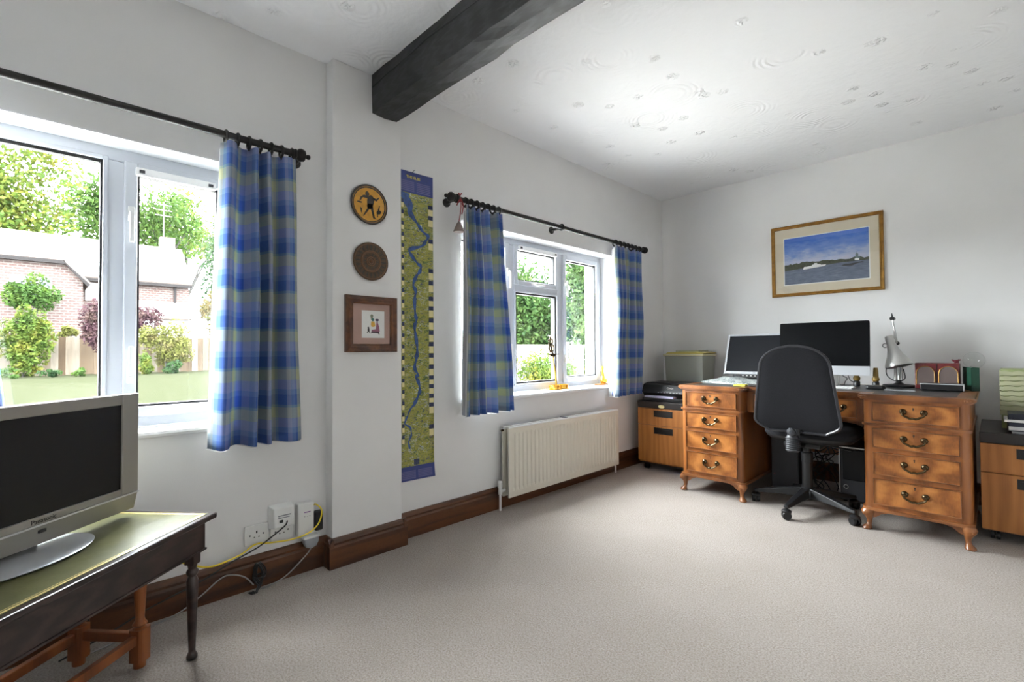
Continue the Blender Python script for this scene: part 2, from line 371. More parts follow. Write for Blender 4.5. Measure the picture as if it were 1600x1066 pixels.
# skirting boards (profile with moulded top)
def skirt(name, p0, p1, nrm, label):
    prof = [(0, 0), (0.022, 0), (0.022, 0.098), (0.017, 0.108), (0.019, 0.118), (0.010, 0.132), (0.004, 0.138), (0, 0.138)]
    m = MB(); n = len(prof); p0 = Vector(p0); p1 = Vector(p1); nrm = Vector(nrm)
    vs_ = [p0 + nrm * a + Vector((0, 0, b)) for a, b in prof] + [p1 + nrm * a + Vector((0, 0, b)) for a, b in prof]
    m.add(vs_, [tuple(range(n)), tuple(range(2 * n - 1, n - 1, -1))] + [(i, (i + 1) % n, n + (i + 1) % n, n + i) for i in range(n)])
    return struct(m.build(name, M['skirting']), label, 'skirting board')
skirt('baseboard_left', (0, YR, 0), (0, 0.985, 0), (1, 0, 0), 'dark wooden skirting board under the television side window')
skirt('baseboard_left', (0, 1.361, 0), (0, YB, 0), (1, 0, 0), 'dark wooden skirting board running behind the radiator')
m_ = skirt('baseboard_pier', (0.07, 0.963, 0), (0.07, 1.383, 0), (1, 0, 0), 'dark wooden skirting board across the face of the wall pier')
skirt('baseboard_pier', (0.0, 0.985, 0), (0.0915, 0.985, 0), (0, -1, 0), 'short dark skirting return on the socket side of the wall pier')
skirt('baseboard_pier', (0.0, 1.361, 0), (0.0915, 1.361, 0), (0, 1, 0), 'short dark skirting return on the radiator side of the wall pier')
skirt('baseboard_back', (0, YB, 0), (XR, YB, 0), (0, -1, 0), 'dark wooden skirting board behind the desk')
# beam: rough hewn, slightly irregular
bm_ = MB(); n = 26; ring = []
br = random.Random(3)
for i in range(n + 1):
    x = 0.07 + (XR - 0.07) * i / n; j = lambda s: br.uniform(-s, s) if i else 0
    ring.append([(x, 1.191 + j(.004), 2.44), (x, 1.190 + j(.005), 2.33 + j(.01)), (x, 1.193 + j(.004), 2.236 + j(.004)), (x, 1.262 + j(.006), 2.230 + j(.003)), (x, 1.333 + j(.005), 2.236 + j(.003)), (x, 1.335 + j(.004), 2.35), (x, 1.335, 2.49)])
vs_ = [p for q in ring for p in q]; fs = []
for i in range(n):
    for k in range(7): fs.append((i * 7 + k, i * 7 + (k + 1) % 7, (i + 1) * 7 + (k + 1) % 7, (i + 1) * 7 + k))
fs += [tuple(range(7)), tuple(n * 7 + k for k in range(6, -1, -1))]
bm_.add(vs_, fs); beam = bm_.build('ceiling_beam', M['beam']); struct(beam, 'black painted timber beam crossing the ceiling from the wall pier', 'beam')
ck = MB().tube([(0.08 + 0.16 * i, 1.1895, 2.385 + 0.012 * math.sin(i * 0.9) - (0.02 if i < 3 else 0)) for i in range(28)], 0.0035, 6)
ck.build('drying_crack', M['gasket'], beam)

# ------------------------------------------------------------------ windows
def frame_rect(m, xa, xb, y0, y1, z0, z1, w):
    m.box(xa, xb, y0, y0 + w, z0, z1).box(xa, xb, y1 - w, y1, z0, z1).box(xa, xb, y0 + w, y1 - w, z0, z0 + w).box(xa, xb, y0 + w, y1 - w, z1 - w, z1)
def pane(parent, y0, y1, z0, z1, x=-0.165):
    g = MB(); frame_rect(g, x - 0.014, x + 0.014, y0 - 0.004, y1 + 0.004, z0 - 0.004, z1 + 0.004, 0.0125); g.build('glazing_gasket', M['gasket'], parent)
    MB().box(x - 0.003, x + 0.003, y0, y1, z0, z1).build('pane', M['pane'], parent)
def sash(parent, y0, y1, z0, z1, wdt=0.042):
    m = MB(); frame_rect(m, -0.188, -0.118, y0, y1, z0, z1, wdt)
    s = m.build('sash', M['upvc'], parent, bevel=0.006, seg=3); pane(s, y0 + wdt, y1 - wdt, z0 + wdt, z1 - wdt, -0.15); return s
def handle(parent, y, z, up=False, horiz=False):
    s = 1 if up else -1; m = MB()
    if horiz: m.box(-0.118, -0.108, y - 0.03, y + 0.03, z - 0.009, z + 0.009).box(-0.108, -0.086, y - 0.008, y + 0.008, z - 0.008, z + 0.008).box(-0.094, -0.082, y - 0.008, y + 0.095, z - 0.008, z + 0.008)
    else: m.box(-0.118, -0.108, y - 0.011, y + 0.011, z - 0.03, z + 0.03).box(-0.108, -0.086, y - 0.008, y + 0.008, z - 0.008, z + 0.008).box(-0.094, -0.082, y - 0.008, y + 0.008, min(z, z + s * 0.115), max(z, z + s * 0.115))
    m.build('window_handle', M['white_plastic'], parent, bevel=0.003)
def vent(parent, y0, y1, z):
    m = MB().box(-0.125, -0.104, y0, y1, z - 0.016, z + 0.016); o = m.build('trickle_vent', M['white_gloss'], parent, bevel=0.004)
    k = MB()
    for y in (y0 + 0.02, y1 - 0.02): k.box(-0.1045, -0.101, y - 0.009, y + 0.009, z - 0.006, z + 0.006)
    k.build('vent_screw_cap', M['dark_grey'], parent)
def sill(parent, y0, y1, z=0.722):
    pr = [(-0.13, z - 0.028), (0.012, z - 0.028), (0.024, z - 0.023), (0.028, z - 0.014), (0.024, z - 0.004), (0.014, z), (-0.13, z)]
    MB().prism(pr, 'y', y0 - 0.004, y1 + 0.004).build('window_sill', M['white_gloss'], parent, bevel=0.002)

def opening_lining(parent, y0, y1, z0, z1):              # white painted reveals
    m = MB().box(-0.13, -0.001, y0, y0 + 0.004, z0, z1).box(-0.13, -0.001, y1 - 0.004, y1, z0, z1).box(-0.13, -0.001, y0, y1, z1 - 0.004, z1)
    m.build('window_reveal', M['reveal'], parent)
w1 = thing('window_1', (-0.15, 0.11, 0.7), 'white framed garden window of two lights behind the television', 'window', kind='structure')
m = MB(); y0, y1, z0, z1 = W1; z0 = 0.722; frame_rect(m, -0.20, -0.13, y0, y1, z0, z1, 0.052)
m.box(-0.20, -0.13, 0.168, 0.234, z0 + 0.052, z1 - 0.052); m.build('frame', M['upvc'], w1, bevel=0.006, seg=3)
m = MB(); frame_rect(m, -0.145, -0.124, y0 + 0.04, 0.18, z0 + 0.04, z1 - 0.04, 0.016); m.build('glazing_bead', M['upvc'], w1, bevel=0.003)
pane(w1, y0 + 0.058, 0.165, z0 + 0.056, z1 - 0.060, -0.15)
s = sash(w1, 0.228, 0.598, z0 + 0.04, z1 - 0.045); handle(s, 0.25, 1.57); handle(s, 0.25, 0.93, True); vent(s, 0.262, 0.54, z1 - 0.082)
sill(w1, W1[0], W1[1]); opening_lining(w1, W1[0], W1[1], 0.722, W1[3])
w2 = thing('window_2', (-0.15, 2.65, 0.7), 'white framed three light window with fanlight above the radiator', 'window', kind='structure')
m = MB(); y0, y1, z0, z1 = W2; z0 = 0.722; frame_rect(m, -0.20, -0.13, y0, y1, z0, z1, 0.05)
m.box(-0.20, -0.13, 2.345, 2.41, z0 + 0.05, z1 - 0.05).box(-0.20, -0.13, 2.885, 2.95, z0 + 0.05, z1 - 0.05).box(-0.20, -0.13, 2.41, 2.885, 1.445, 1.50)
m.build('frame', M['upvc'], w2, bevel=0.006, seg=3)
pane(w2, 2.425, 2.868, z0 + 0.06, 1.435, -0.15)
m = MB(); frame_rect(m, -0.145, -0.124, 2.402, 2.893, z0 + 0.04, 1.455, 0.016); m.build('glazing_bead', M['upvc'], w2, bevel=0.003)
s = sash(w2, y0 + 0.035, 2.352, z0 + 0.036, z1 - 0.04); handle(s, 2.332, 1.57); handle(s, 2.332, 0.95, True)
s = sash(w2, 2.400, 2.893, 1.49, z1 - 0.04, 0.036); handle(s, 2.60, 1.508, horiz=True); vent(s, 2.44, 2.86, z1 - 0.062)
s = sash(w2, 2.942, y1 - 0.035, z0 + 0.036, z1 - 0.04); handle(s, 2.962, 1.56); handle(s, 2.962, 0.95, True)
sill(w2, W2[0], W2[1]); opening_lining(w2, W2[0], W2[1], 0.722, W2[3])
# ------------------------------------------------------------------ curtain poles and curtains
def pole(y0, y1, label, brackets, group=None):
    z = 1.905; x = 0.10; t_ = thing('curtain_pole', (0, (y0 + y1) / 2, z), label, 'curtain pole')
    MB().tube([(x, y0 + 0.06, z), (x, y1 - 0.06, z)], 0.0145, 14).build('rod', M['black_metal'], t_, smooth=True)
    for y, d in ((y0, 1), (y1, -1)):
        M_ = Matrix.Translation((x, y, z)) @ Matrix.Rotation(R(-90 * d), 4, 'X')
        pr = [(0.002, 0), (0.009, 0.003), (0.0115, 0.010), (0.009, 0.017), (0.006, 0.020), (0.016, 0.025), (0.026, 0.033), (0.029, 0.043), (0.026, 0.053), (0.017, 0.061), (0.021, 0.065), (0.021, 0.071), (0.0145, 0.075), (0.0145, 0.088)]
        MB().lathe(pr, 18, M_).build('finial', M['black_metal'], t_, smooth=True)
    for y in brackets:
        b = MB().lathe([(0.026, 0), (0.026, 0.008), (0.012, 0.014), (0.009, 0.03), (0.009, 0.080)], 16, Matrix.Translation((0, y, z - 0.004)) @ Matrix.Rotation(R(90), 4, 'Y'))
        b.torus((x, y, z), 0.020, 0.0065, 'y'); b.build('bracket', M['black_metal'], t_, smooth=True)
    return t_
pole(-0.70, 0.868, 'black curtain pole over the window beside the television', [-0.62, 0.835])
pole(1.625, 3.875, 'black curtain pole above the radiator window', [1.71, 2.665, 3.80])

def curtain(yt0, yt1, yb0, yb1, zt, zb, folds, label, seed, rings, fullness=2.3, amp=0.048, phase=0.0):
    q = random.Random(seed); th = thing('curtain', (0.10, (yb0 + yb1) / 2, zb), label, 'curtain')
    nu, nv = folds * 14, 40; ph = [q.uniform(-0.5, 0.5) for _ in range(folds + 2)]; am = [q.uniform(0.75, 1.2) for _ in range(folds + 2)]
    for layer in ('cloth', 'lining'):
        m = MB(); uv = []; off = 0.0 if layer == 'cloth' else -0.013
        for j in range(nv + 1):
            v_ = j / nv; z = zt + (zb - zt) * v_ if layer == 'cloth' else (zt - 0.02) + (zb - 0.006 - zt + 0.02) * v_
            ya = yt0 + (yb0 - yt0) * v_ ** 1.2; yb = yt1 + (yb1 - yt1) * v_ ** 1.2
            for i in range(nu + 1):
                u_ = i / nu; fpos = (u_ + 0.055 * math.sin(2 * math.pi * u_ * 1.5 + seed) - 0.055 * math.sin(seed)) * folds; k = max(0, min(int(fpos), folds))
                a = amp * (0.62 + 0.5 * min(1, v_ * 2.2)) * am[k]
                s_ = math.sin(2 * math.pi * fpos + phase + ph[k] * 0.25)
                w_ = abs(s_) ** 0.75 * (1 if s_ > 0 else -1)
                x = 0.098 + off + a * w_ + 0.004 * math.sin(9 * v_ + 5 * u_ + seed)
                y = ya + (yb - ya) * (u_ + 0.012 * math.sin(2 * math.pi * (fpos * 2)) / max(1, folds) + 0.006 * math.sin(6 * v_ + 7 * u_ + seed))
                m.v.append((x, y, z)); uv.append((u_ * (yb1 - yb0) * fullness, (zt - z)))
        W_ = nu + 1
        for j in range(nv):
            for i in range(nu): m.f.append((j * W_ + i, j * W_ + i + 1, (j + 1) * W_ + i + 1, (j + 1) * W_ + i))
        m.uv = uv
        o = m.build(layer, M['plaid' if layer == 'cloth' else 'lining'], th, smooth=True, sharp=180)
        if layer == 'cloth': sd = o.modifiers.new('thickness', 'SOLIDIFY'); sd.thickness = 0.002
    for i in range(rings):
        y = yt0 + (yt1 - yt0) * (i + 0.35) / (rings - 0.3)
        r_ = MB().torus((0.10, y, 1.897), 0.0235, 0.0055, 'y', 18, 7)
        r_.tube([(0.10, y, 1.8735), (0.10, y, 1.862)], 0.003, 6); r_.build('curtain_ring', M['black_metal'], th, smooth=True)
curtain(0.512, 0.800, 0.478, 0.822, 1.876, 0.632, 4, 'blue and green checked curtain hanging between the television window and the wall pier', 1, 7, phase=-0.9)
curtain(-0.66, -0.16, -0.62, -0.058, 1.876, 0.632, 6, 'blue checked curtain on the far side of the television window from the wall pier', 2, 7)
curtain(1.757, 2.055, 1.735, 2.140, 1.876, 0.640, 5, 'blue checked curtain hanging next to the long river poster', 3, 7, phase=1.2)
curtain(3.335, 3.745, 3.290, 3.705, 1.876, 0.640, 6, 'blue checked curtain hanging nearest the desk corner', 4, 7, phase=0.4)

# keepsake hung from the pole end
k = thing('hanging_ornament', (0.1, 1.716, 1.70), 'small stone pendant on dark red ribbon tied to the curtain pole end', 'ornament')
m = MB().torus((0.10, 1.722, 1.903), 0.0195, 0.0045, 'y', 14, 6)
m.tube(smoothpath([(0.118, 1.722, 1.905), (0.125, 1.705, 1.88), (0.128, 1.690, 1.855)]), 0.0035, 6).tube(smoothpath([(0.118, 1.722, 1.905), (0.126, 1.722, 1.86), (0.124, 1.716, 1.80), (0.118, 1.712, 1.765)]), 0.003, 6)
m.tube(smoothpath([(0.12, 1.728, 1.90), (0.13, 1.735, 1.86), (0.126, 1.728, 1.81)]), 0.0035, 6).tube(smoothpath([(0.11, 1.722, 1.915), (0.118, 1.712, 1.933), (0.116, 1.722, 1.926), (0.118, 1.734, 1.935), (0.11, 1.722, 1.916)]), 0.003, 6)
m.build('ribbon', M['red'], k, smooth=True)
MB().lathe([(0.004, 0.062), (0.013, 0.05), (0.026, 0.02), (0.033, 0.004), (0.030, 0.0), (0.002, 0.0)][::-1], 14, Matrix.Translation((0.118, 1.712, 1.705))).build('pendant', M['stone'], k, smooth=True)

# ------------------------------------------------------------------ radiator
ra = thing('radiator', (0.06, 2.745, 0.08), 'cream ribbed panel radiator below the fanlight window', 'radiator')
ry0, ry1, rz0, rz1, xf, xb = 2.12, 3.372, 0.082, 0.527, 0.102, 0.036
def ribbed(x, name, mat):
    m = MB(); nr = 31; prof = [(ry0, 0.0), (ry0 + 0.028, 0.0)]
    stp = (ry1 - ry0 - 0.056) / nr
    for i in range(nr):
        b = ry0 + 0.028 + i * stp; prof += [(b + stp * 0.18, 0.0), (b + stp * 0.34, -0.008), (b + stp * 0.66, -0.008), (b + stp * 0.82, 0.0)]
    prof += [(ry1 - 0.028, 0.0), (ry1, 0.0)]
    rows = [(rz0, 0), (rz0 + 0.035, 0), (rz0 + 0.055, 1), (rz1 - 0.055, 1), (rz1 - 0.035, 0), (rz1, 0)]
    vs_ = []; fs = []; K = len(prof)
    for z, on in rows:
        for y, d in prof: vs_.append((x + d * on, y, z))
    for z, on in rows:
        for y, d in prof: vs_.append((x - 0.012, y, z))
    Rw = len(rows)
    for j in range(Rw - 1):
        for i in range(K - 1):
            fs.append((j * K + i, j * K + i + 1, (j + 1) * K + i + 1, (j + 1) * K + i)); o = Rw * K
            fs.append((o + j * K + i + 1, o + j * K + i, o + (j + 1) * K + i, o + (j + 1) * K + i + 1))
        o = Rw * K
        fs.append((j * K, (j + 1) * K, o + (j + 1) * K, o + j * K)); e = K - 1; fs.append(((j + 1) * K + e, j * K + e, o + j * K + e, o + (j + 1) * K + e))
    o = Rw * K
    for i in range(K - 1):
        fs.append((i + 1, i, o + i, o + i + 1)); b = (Rw - 1) * K; fs.append((b + i, b + i + 1, o + b + i + 1, o + b + i))
    m.add(vs_, fs); return m.build(name, mat, ra)
ribbed(xf, 'front_panel', M['rad']); ribbed(xb + 0.012, 'back_panel', M['rad'])
m = MB()
for i in range(40): y = ry0 + 0.04 + i * (ry1 - ry0 - 0.08) / 39; m.box(xb + 0.014, xf - 0.014, y, y + 0.004, rz0 + 0.04, rz1 - 0.03)
m.build('convector_fins', M['rad'], ra)
m = MB().box(xb + 0.01, xb + 0.024, ry0 - 0.004, ry1 + 0.004, rz1 - 0.012, rz1 + 0.002).box(xf - 0.013, xf + 0.002, ry0, ry1, rz1 - 0.006, rz1 + 0.003); m.build('top_rail', M['white_gloss'], ra, bevel=0.002)
MB().tube([(0.045, ry0 + 0.004, rz1 - 0.022), (0.045, ry0 - 0.012, rz1 - 0.022)], 0.007, 10).build('bleed_plug', M['old_brass'], ra, smooth=True)
for y, d in ((ry0, -1), (ry1, 1)):
    v_ = MB().tube([(0.05, y + d * -0.01, rz0 + 0.04), (0.05, y + d * 0.03, rz0 + 0.04)], 0.011, 12).lathe([(0.012, 0), (0.013, 0.02), (0.012, 0.04), (0.015, 0.045), (0.015, 0.078), (0.011, 0.085)], 14, Matrix.Translation((0.05, y + d * 0.03, rz0 + 0.02)))
    v_.build('valve', M['white_plastic'], ra, smooth=True)
    MB().tube([(0.05, y + d * 0.03, 0.0), (0.05, y + d * 0.03, rz0 + 0.03)], 0.0078, 12).build('pipe', M['white_gloss'], ra, smooth=True)
for y in (2.4, 3.1): MB().box(0.0, xb + 0.002, y - 0.015, y + 0.015, 0.16, 0.42).build('wall_bracket', M['rad'], ra)
MB().box(0.040, 0.100, 2.70, 2.715, rz1 + 0.001, rz1 + 0.009).build('grille_clip', M['grey_plastic'], ra)
# ------------------------------------------------------------------ wall art on the pier
def blob(m, c, pts, x, dx=0.0006): m.prism([(c[0] + a, c[1] + b) for a, b in pts], 'x', x, x + dx)
def ell(cx, cz, a, b, n=14, rot=0): return [(cx + a * math.cos(2 * math.pi * i / n) * math.cos(rot) - b * math.sin(2 * math.pi * i / n) * math.sin(rot), cz + a * math.cos(2 * math.pi * i / n) * math.sin(rot) + b * math.sin(2 * math.pi * i / n) * math.cos(rot)) for i in range(n)]
XP = 0.07
RY = Matrix.Rotation(R(90), 4, 'Y')
p1 = thing('wall_plate', (XP, 1.168, 1.757), 'round ochre plate with a black dancing figure hung on the wall pier', 'plate')
Mx = Matrix.Translation((XP, 1.168, 1.757)) @ RY
MB().lathe([(0.05, 0.0), (0.06, 0.004), (0.096, 0.014), (0.1005, 0.018), (0.098, 0.021), (0.082, 0.016), (0.0815, 0.0150)], 40, Mx).build('rim', M['black_glaze'], p1, smooth=True)
MB().lathe([(0.0835, 0.0145), (0.083, 0.0166), (0.0005, 0.0156)], 40, Mx).build('painted_face', M['ochre'], p1, smooth=True)
MB().torus((XP + 0.0185, 1.168, 1.757), 0.090, 0.0016, 'x', 40, 6).build('rim_line', M['gilt'], p1, smooth=True)
fg = MB(); c = (1.168, 1.757); X = XP + 0.0162
for pts in (ell(0.006, 0.018, 0.019, 0.032, 14, -0.15), ell(-0.012, 0.052, 0.011, 0.013), ell(0.003, -0.008, 0.017, 0.016),
            [(-0.006, -0.012), (0.008, -0.010), (-0.012, -0.040), (-0.028, -0.060), (-0.036, -0.064), (-0.020, -0.034)],
            [(0.004, -0.012), (0.020, -0.010), (0.024, -0.034), (0.030, -0.060), (0.040, -0.066), (0.020, -0.066), (0.012, -0.036)],
            [(-0.006, 0.040), (-0.030, 0.044), (-0.048, 0.030), (-0.054, 0.010), (-0.046, 0.014), (-0.036, 0.030), (-0.008, 0.030)],
            [(0.016, 0.040), (0.038, 0.036), (0.052, 0.048), (0.055, 0.044), (0.040, 0.024), (0.018, 0.028)],
            ell(-0.053, 0.004, 0.014, 0.0045), ell(0.052, -0.030, 0.014, 0.010, 12, 0.5), [(0.046, -0.02), (0.054, 0.006), (0.058, 0.004), (0.054, -0.026)],
            [(-0.050, -0.02), (-0.040, -0.026), (-0.040, -0.052), (-0.046, -0.044)], [(0.040, -0.036), (0.046, -0.036), (0.048, -0.056), (0.042, -0.056)]): blob(fg, c, pts, X)
fg.build('painted_figure', M['black_glaze'], p1)
p2 = thing('wall_plate', (XP, 1.178, 1.472), 'round dark bronze plate with concentric pattern under the ochre plate', 'plate')
Mx = Matrix.Translation((XP, 1.178, 1.472)) @ RY
MB().lathe([(0.05, 0.0), (0.092, 0.010), (0.097, 0.013), (0.094, 0.017), (0.086, 0.014), (0.0005, 0.014)], 40, Mx).build('dish', M['bronze'], p2, smooth=True)
m = MB()
for rr, q in ((0.088, 0.0016), (0.052, 0.0028), (0.046, 0.0012), (0.022, 0.002), (0.012, 0.0014)): m.torus((XP + 0.0150, 1.178, 1.472), rr, q, 'x', 40, 6)
m.ball((XP + 0.0145, 1.178, 1.472), 0.007, 10, 6); m.build('relief_ring', M['bronze_light'], p2, smooth=True)
m = MB()
for n_, rr, s_ in ((20, 0.070, 0.0075), (20, 0.0605, 0.004), (14, 0.034, 0.0052), (24, 0.080, 0.004)):
    for i in range(n_):
        a = 2 * math.pi * i / n_; blob(m, (1.178, 1.472), ell(rr * math.cos(a), rr * math.sin(a), s_ * 1.15, s_ * 0.6, 8, a), XP + 0.0138, 0.002)
m.build('relief_petal', M['slate_relief'], p2)

def picture_frame(name, x_or_y, a0, a1, z0, z1, w, d, label, cat, axis, mats, mount, inner, glassoff):
    """rectangular frame of four mitred sides; axis 'x' = hangs on the window wall, 'y' = on the back wall"""
    th = thing(name, (x_or_y, (a0 + a1) / 2, z0) if axis == 'x' else ((a0 + a1) / 2, x_or_y, z0), label, cat)
    sg = 1 if axis == 'x' else -1
    def P(a, z, dd): return (x_or_y + sg * dd, a, z) if axis == 'x' else (a, x_or_y + sg * dd, z)
    prof = [(0, 0.0), (0, d * 0.8), (w * 0.15, d), (w * 0.45, d * 0.78), (w * 0.6, d * 0.92), (w * 0.85, d * 0.9), (w, d * 0.6), (w, 0.0)]
    cn = [(a0, z0, 1, 1), (a1, z0, -1, 1), (a1, z1, -1, -1), (a0, z1, 1, -1)]
    for i in range(4):
        A, B = cn[i], cn[(i + 1) % 4]; n_ = len(prof)
        vs_ = [P(A[0] + A[2] * o, A[1] + A[3] * o, dd) for o, dd in prof] + [P(B[0] + B[2] * o, B[1] + B[3] * o, dd) for o, dd in prof]
        MB().add(vs_, [tuple(range(n_)), tuple(range(2 * n_ - 1, n_ - 1, -1))] + [(k, (k + 1) % n_, n_ + (k + 1) % n_, n_ + k) for k in range(n_)]).build('frame_side', mats, th)
    def slab(nm, b0, b1, y0, y1, d0, d1, mat, par=th):
        p, q = P(b0, y0, d0), P(b1, y1, d1)
        return MB().box(min(p[0], q[0]), max(p[0], q[0]), min(p[1], q[1]), max(p[1], q[1]), min(p[2], q[2]), max(p[2], q[2])).build(nm, mat, par)
    slab('mount', a0 + w * 0.9, a1 - w * 0.9, z0 + w * 0.9, z1 - w * 0.9, 0.002, d * 0.4, mount)
    slab('glass', a0 + w * 0.95, a1 - w * 0.95, z0 + w * 0.95, z1 - w * 0.95, d * 0.52, d * 0.58, M['picture_glass'])
    return th, P, slab
fr, P, slab = picture_frame('framed_print', XP, 1.044, 1.325, 1.016, 1.296, 0.040, 0.022, 'small dark oak framed print of two figures on a pink mount', 'picture', 'x', M['frame_brown'], M['mount_pink'], None, 0)
slab('print', 1.130, 1.254, 1.087, 1.224, 0.0085, 0.0095, M['paper'])
def fig(name, polys, mat):
    m = MB()
    for pts in polys: m.prism(pts, 'x', XP + 0.0095, XP + 0.0098 + 0.0002 * len([c for c in fr.children if c.name.startswith('printed')]))
    m.build(name, mat, fr)
fig('printed_hats', [ell(1.184, 1.197, 0.008, 0.009), [(1.178, 1.19), (1.19, 1.19), (1.192, 1.176), (1.18, 1.178)]], colour('print_sage', 128, 134, 108))
fig('printed_face', [ell(1.189, 1.179, 0.007, 0.008)], colour('print_teal', 40, 120, 110))
fig('printed_coat', [[(1.181, 1.170), (1.199, 1.170), (1.203, 1.150), (1.197, 1.143), (1.183, 1.143), (1.179, 1.153)]], colour('print_yellow', 226, 176, 60))
fig('printed_dress', [[(1.210, 1.166), (1.216, 1.166), (1.224, 1.145), (1.228, 1.122), (1.222, 1.110), (1.180, 1.112), (1.184, 1.128), (1.206, 1.132)]], colour('print_plum', 150, 84, 112))
fig('printed_bonnet', [ell(1.213, 1.178, 0.010, 0.006), [(1.211, 1.175), (1.216, 1.175), (1.216, 1.164), (1.211, 1.164)]], colour('print_purple', 62, 30, 74))
fig('printed_dog', [ell(1.166, 1.128, 0.005, 0.009), ell(1.165, 1.139, 0.004, 0.004), [(1.156, 1.111), (1.161, 1.111), (1.168, 1.121), (1.163, 1.122)], [(1.168, 1.121), (1.172, 1.110), (1.175, 1.111), (1.170, 1.124)], [(1.178, 1.108), (1.184, 1.120), (1.220, 1.118), (1.228, 1.106), (1.222, 1.106), (1.216, 1.113), (1.186, 1.113)]], M['ink'])

# ------------------------------------------------------------------ long river poster
po = thing('river_poster', (0.0, 1.495, 0.307), 'tall narrow illustrated river map poster with blue ends', 'poster')
t = NT('illustrated_map_print'); v = t.coord('Object', (1, 1, 1.4))
v = t.coord('Object', (1, 1, 2.2))
c1 = t.ramp(t.noise(v, 22, 6, 0.72, 1.4), [(0.30, rgb(34, 58, 40)), (0.42, rgb(92, 110, 48)), (0.50, rgb(166, 160, 60)), (0.57, rgb(122, 128, 56)), (0.66, rgb(112, 98, 92)), (0.76, rgb(196, 186, 96))])
vo = t.n.new('ShaderNodeTexVoronoi'); vo.feature = 'DISTANCE_TO_EDGE'; vo.inputs['Scale'].default_value = 15; vo.inputs['Randomness'].default_value = 1.0
dv = t.n.new('ShaderNodeVectorMath'); dv.operation = 'ADD'; nt_ = t.n.new('ShaderNodeTexNoise'); nt_.inputs['Scale'].default_value = 30; t.link(v, nt_.inputs['Vector']); sc2 = t.n.new('ShaderNodeVectorMath'); sc2.operation = 'SCALE'; sc2.inputs['Scale'].default_value = 0.09
t.link(nt_.outputs['Color'], sc2.inputs[0]); t.link(v, dv.inputs[0]); t.link(sc2.outputs[0], dv.inputs[1]); t.link(dv.outputs[0], vo.inputs['Vector'])
c2 = t.mix(t.math('MULTIPLY', t.ramp(vo.outputs['Distance'], [(0.015, (0.7,) * 3), (0.045, (0, 0, 0))]), t.ramp(t.noise(v, 9, 3), [(0.42, (0.1,) * 3), (0.58, (1, 1, 1))])), c1, rgb(200, 204, 206))
c3 = t.mix(t.ramp(t.noise(v, 40, 3, 0.6), [(0.60, (0, 0, 0)), (0.68, (0.85,) * 3)]), c2, rgb(52, 58, 92))
t.link(c3, t.b.inputs['Base Color']); t.b.inputs['Roughness'].default_value = 0.4; M['map'] = t.m
def wavy(y0, y1, z0, z1, x, dx, n=18):               # sheet with the faint curl of hung paper
    m = MB(); k = 6
    for j in range(n + 1):
        z = z0 + (z1 - z0) * j / n
        for i in range(k + 1):
            u = i / k; cur = 0.004 * math.sin(1.8 * z) + 0.006 * (u ** 3) + (0.010 * max(0, (0.45 - z) / 0.15) ** 2 * (0.3 + u) if z < 0.45 else 0)
            m.v.append((x + 0.004 + cur, y0 + (y1 - y0) * u, z))
    W_ = k + 1
    for j in range(n):
        for i in range(k): m.f.append((j * W_ + i, j * W_ + i + 1, (j + 1) * W_ + i + 1, (j + 1) * W_ + i))
    return m
def curl(y, z): u = (y - 1.385) / 0.222; return 0.0055 + 0.004 * math.sin(1.8 * z) + 0.006 * max(0, u) ** 3 + (0.010 * max(0, (0.45 - z) / 0.15) ** 2 * (0.3 + u) if z < 0.45 else 0)
o = wavy(1.385, 1.607, 0.307, 2.022, 0, 0, 60).build('paper_sheet', M['map'], po, smooth=True); sd = o.modifiers.new('thickness', 'SOLIDIFY'); sd.thickness = 0.0008
def flat(name, rects, mat, lift=0.0):
    m = MB()
    for y0, y1, z0, z1 in rects:
        nn = max(1, int((z1 - z0) / 0.03)); ny = max(1, int((y1 - y0) / 0.04))
        for a in range(nn):
            za, zb = z0 + (z1 - z0) * a / nn, z0 + (z1 - z0) * (a + 1) / nn
            for b in range(ny):
                ya, yb = y0 + (y1 - y0) * b / ny, y0 + (y1 - y0) * (b + 1) / ny
                m.add([(curl(y, z) + lift, y, z) for y, z in ((ya, za), (yb, za), (yb, zb), (ya, zb))], [(0, 1, 2, 3)])
    return m.build(name, mat, po)
flat('title_band', [(1.385, 1.607, 1.902, 2.022)], M['navy_print'], 0.0002); flat('foot_band', [(1.385, 1.607, 0.307, 0.384)], M['navy_print'], 0.0002)
tag(flat('small_print', [(1.395 + a, 1.395 + a + 0.09, z, z + 0.006) for a in (0, 0.105) for z in [1.912 + 0.010 * i for i in range(6)] + [0.318 + 0.009 * i for i in range(5)]], M['lilac_print'], 0.0006), kind='stuff')
text('title_lettering', 'THE ELBE', 0.022, M['yellow_print'], po, Matrix.Translation((curl(1.46, 1.99) + 0.003, 1.478, 1.990)) @ Matrix(((0, 0, 1, 0), (1, 0, 0, 0), (0, 1, 0, 0), (0, 0, 0, 1))), 0.0003)
rp = [(1.421, 1.900), (1.421, 1.881), (1.454, 1.828), (1.458, 1.789), (1.504, 1.737), (1.538, 1.699), (1.573, 1.675), (1.555, 1.643), (1.529, 1.613), (1.453, 1.584), (1.466, 1.55), (1.503, 1.512), (1.525, 1.496), (1.516, 1.466), (1.495, 1.439), (1.474, 1.39), (1.49, 1.355), (1.482, 1.301), (1.486, 1.229), (1.494, 1.194), (1.481, 1.158), (1.489, 1.104), (1.498, 1.033), (1.493, 0.979), (1.481, 0.926), (1.501, 0.889), (1.489, 0.872), (1.505, 0.846), (1.514, 0.799), (1.501, 0.764), (1.476, 0.723), (1.451, 0.697), (1.435, 0.663), (1.418, 0.623), (1.451, 0.598), (1.459, 0.555), (1.442, 0.522), (1.45, 0.48)]
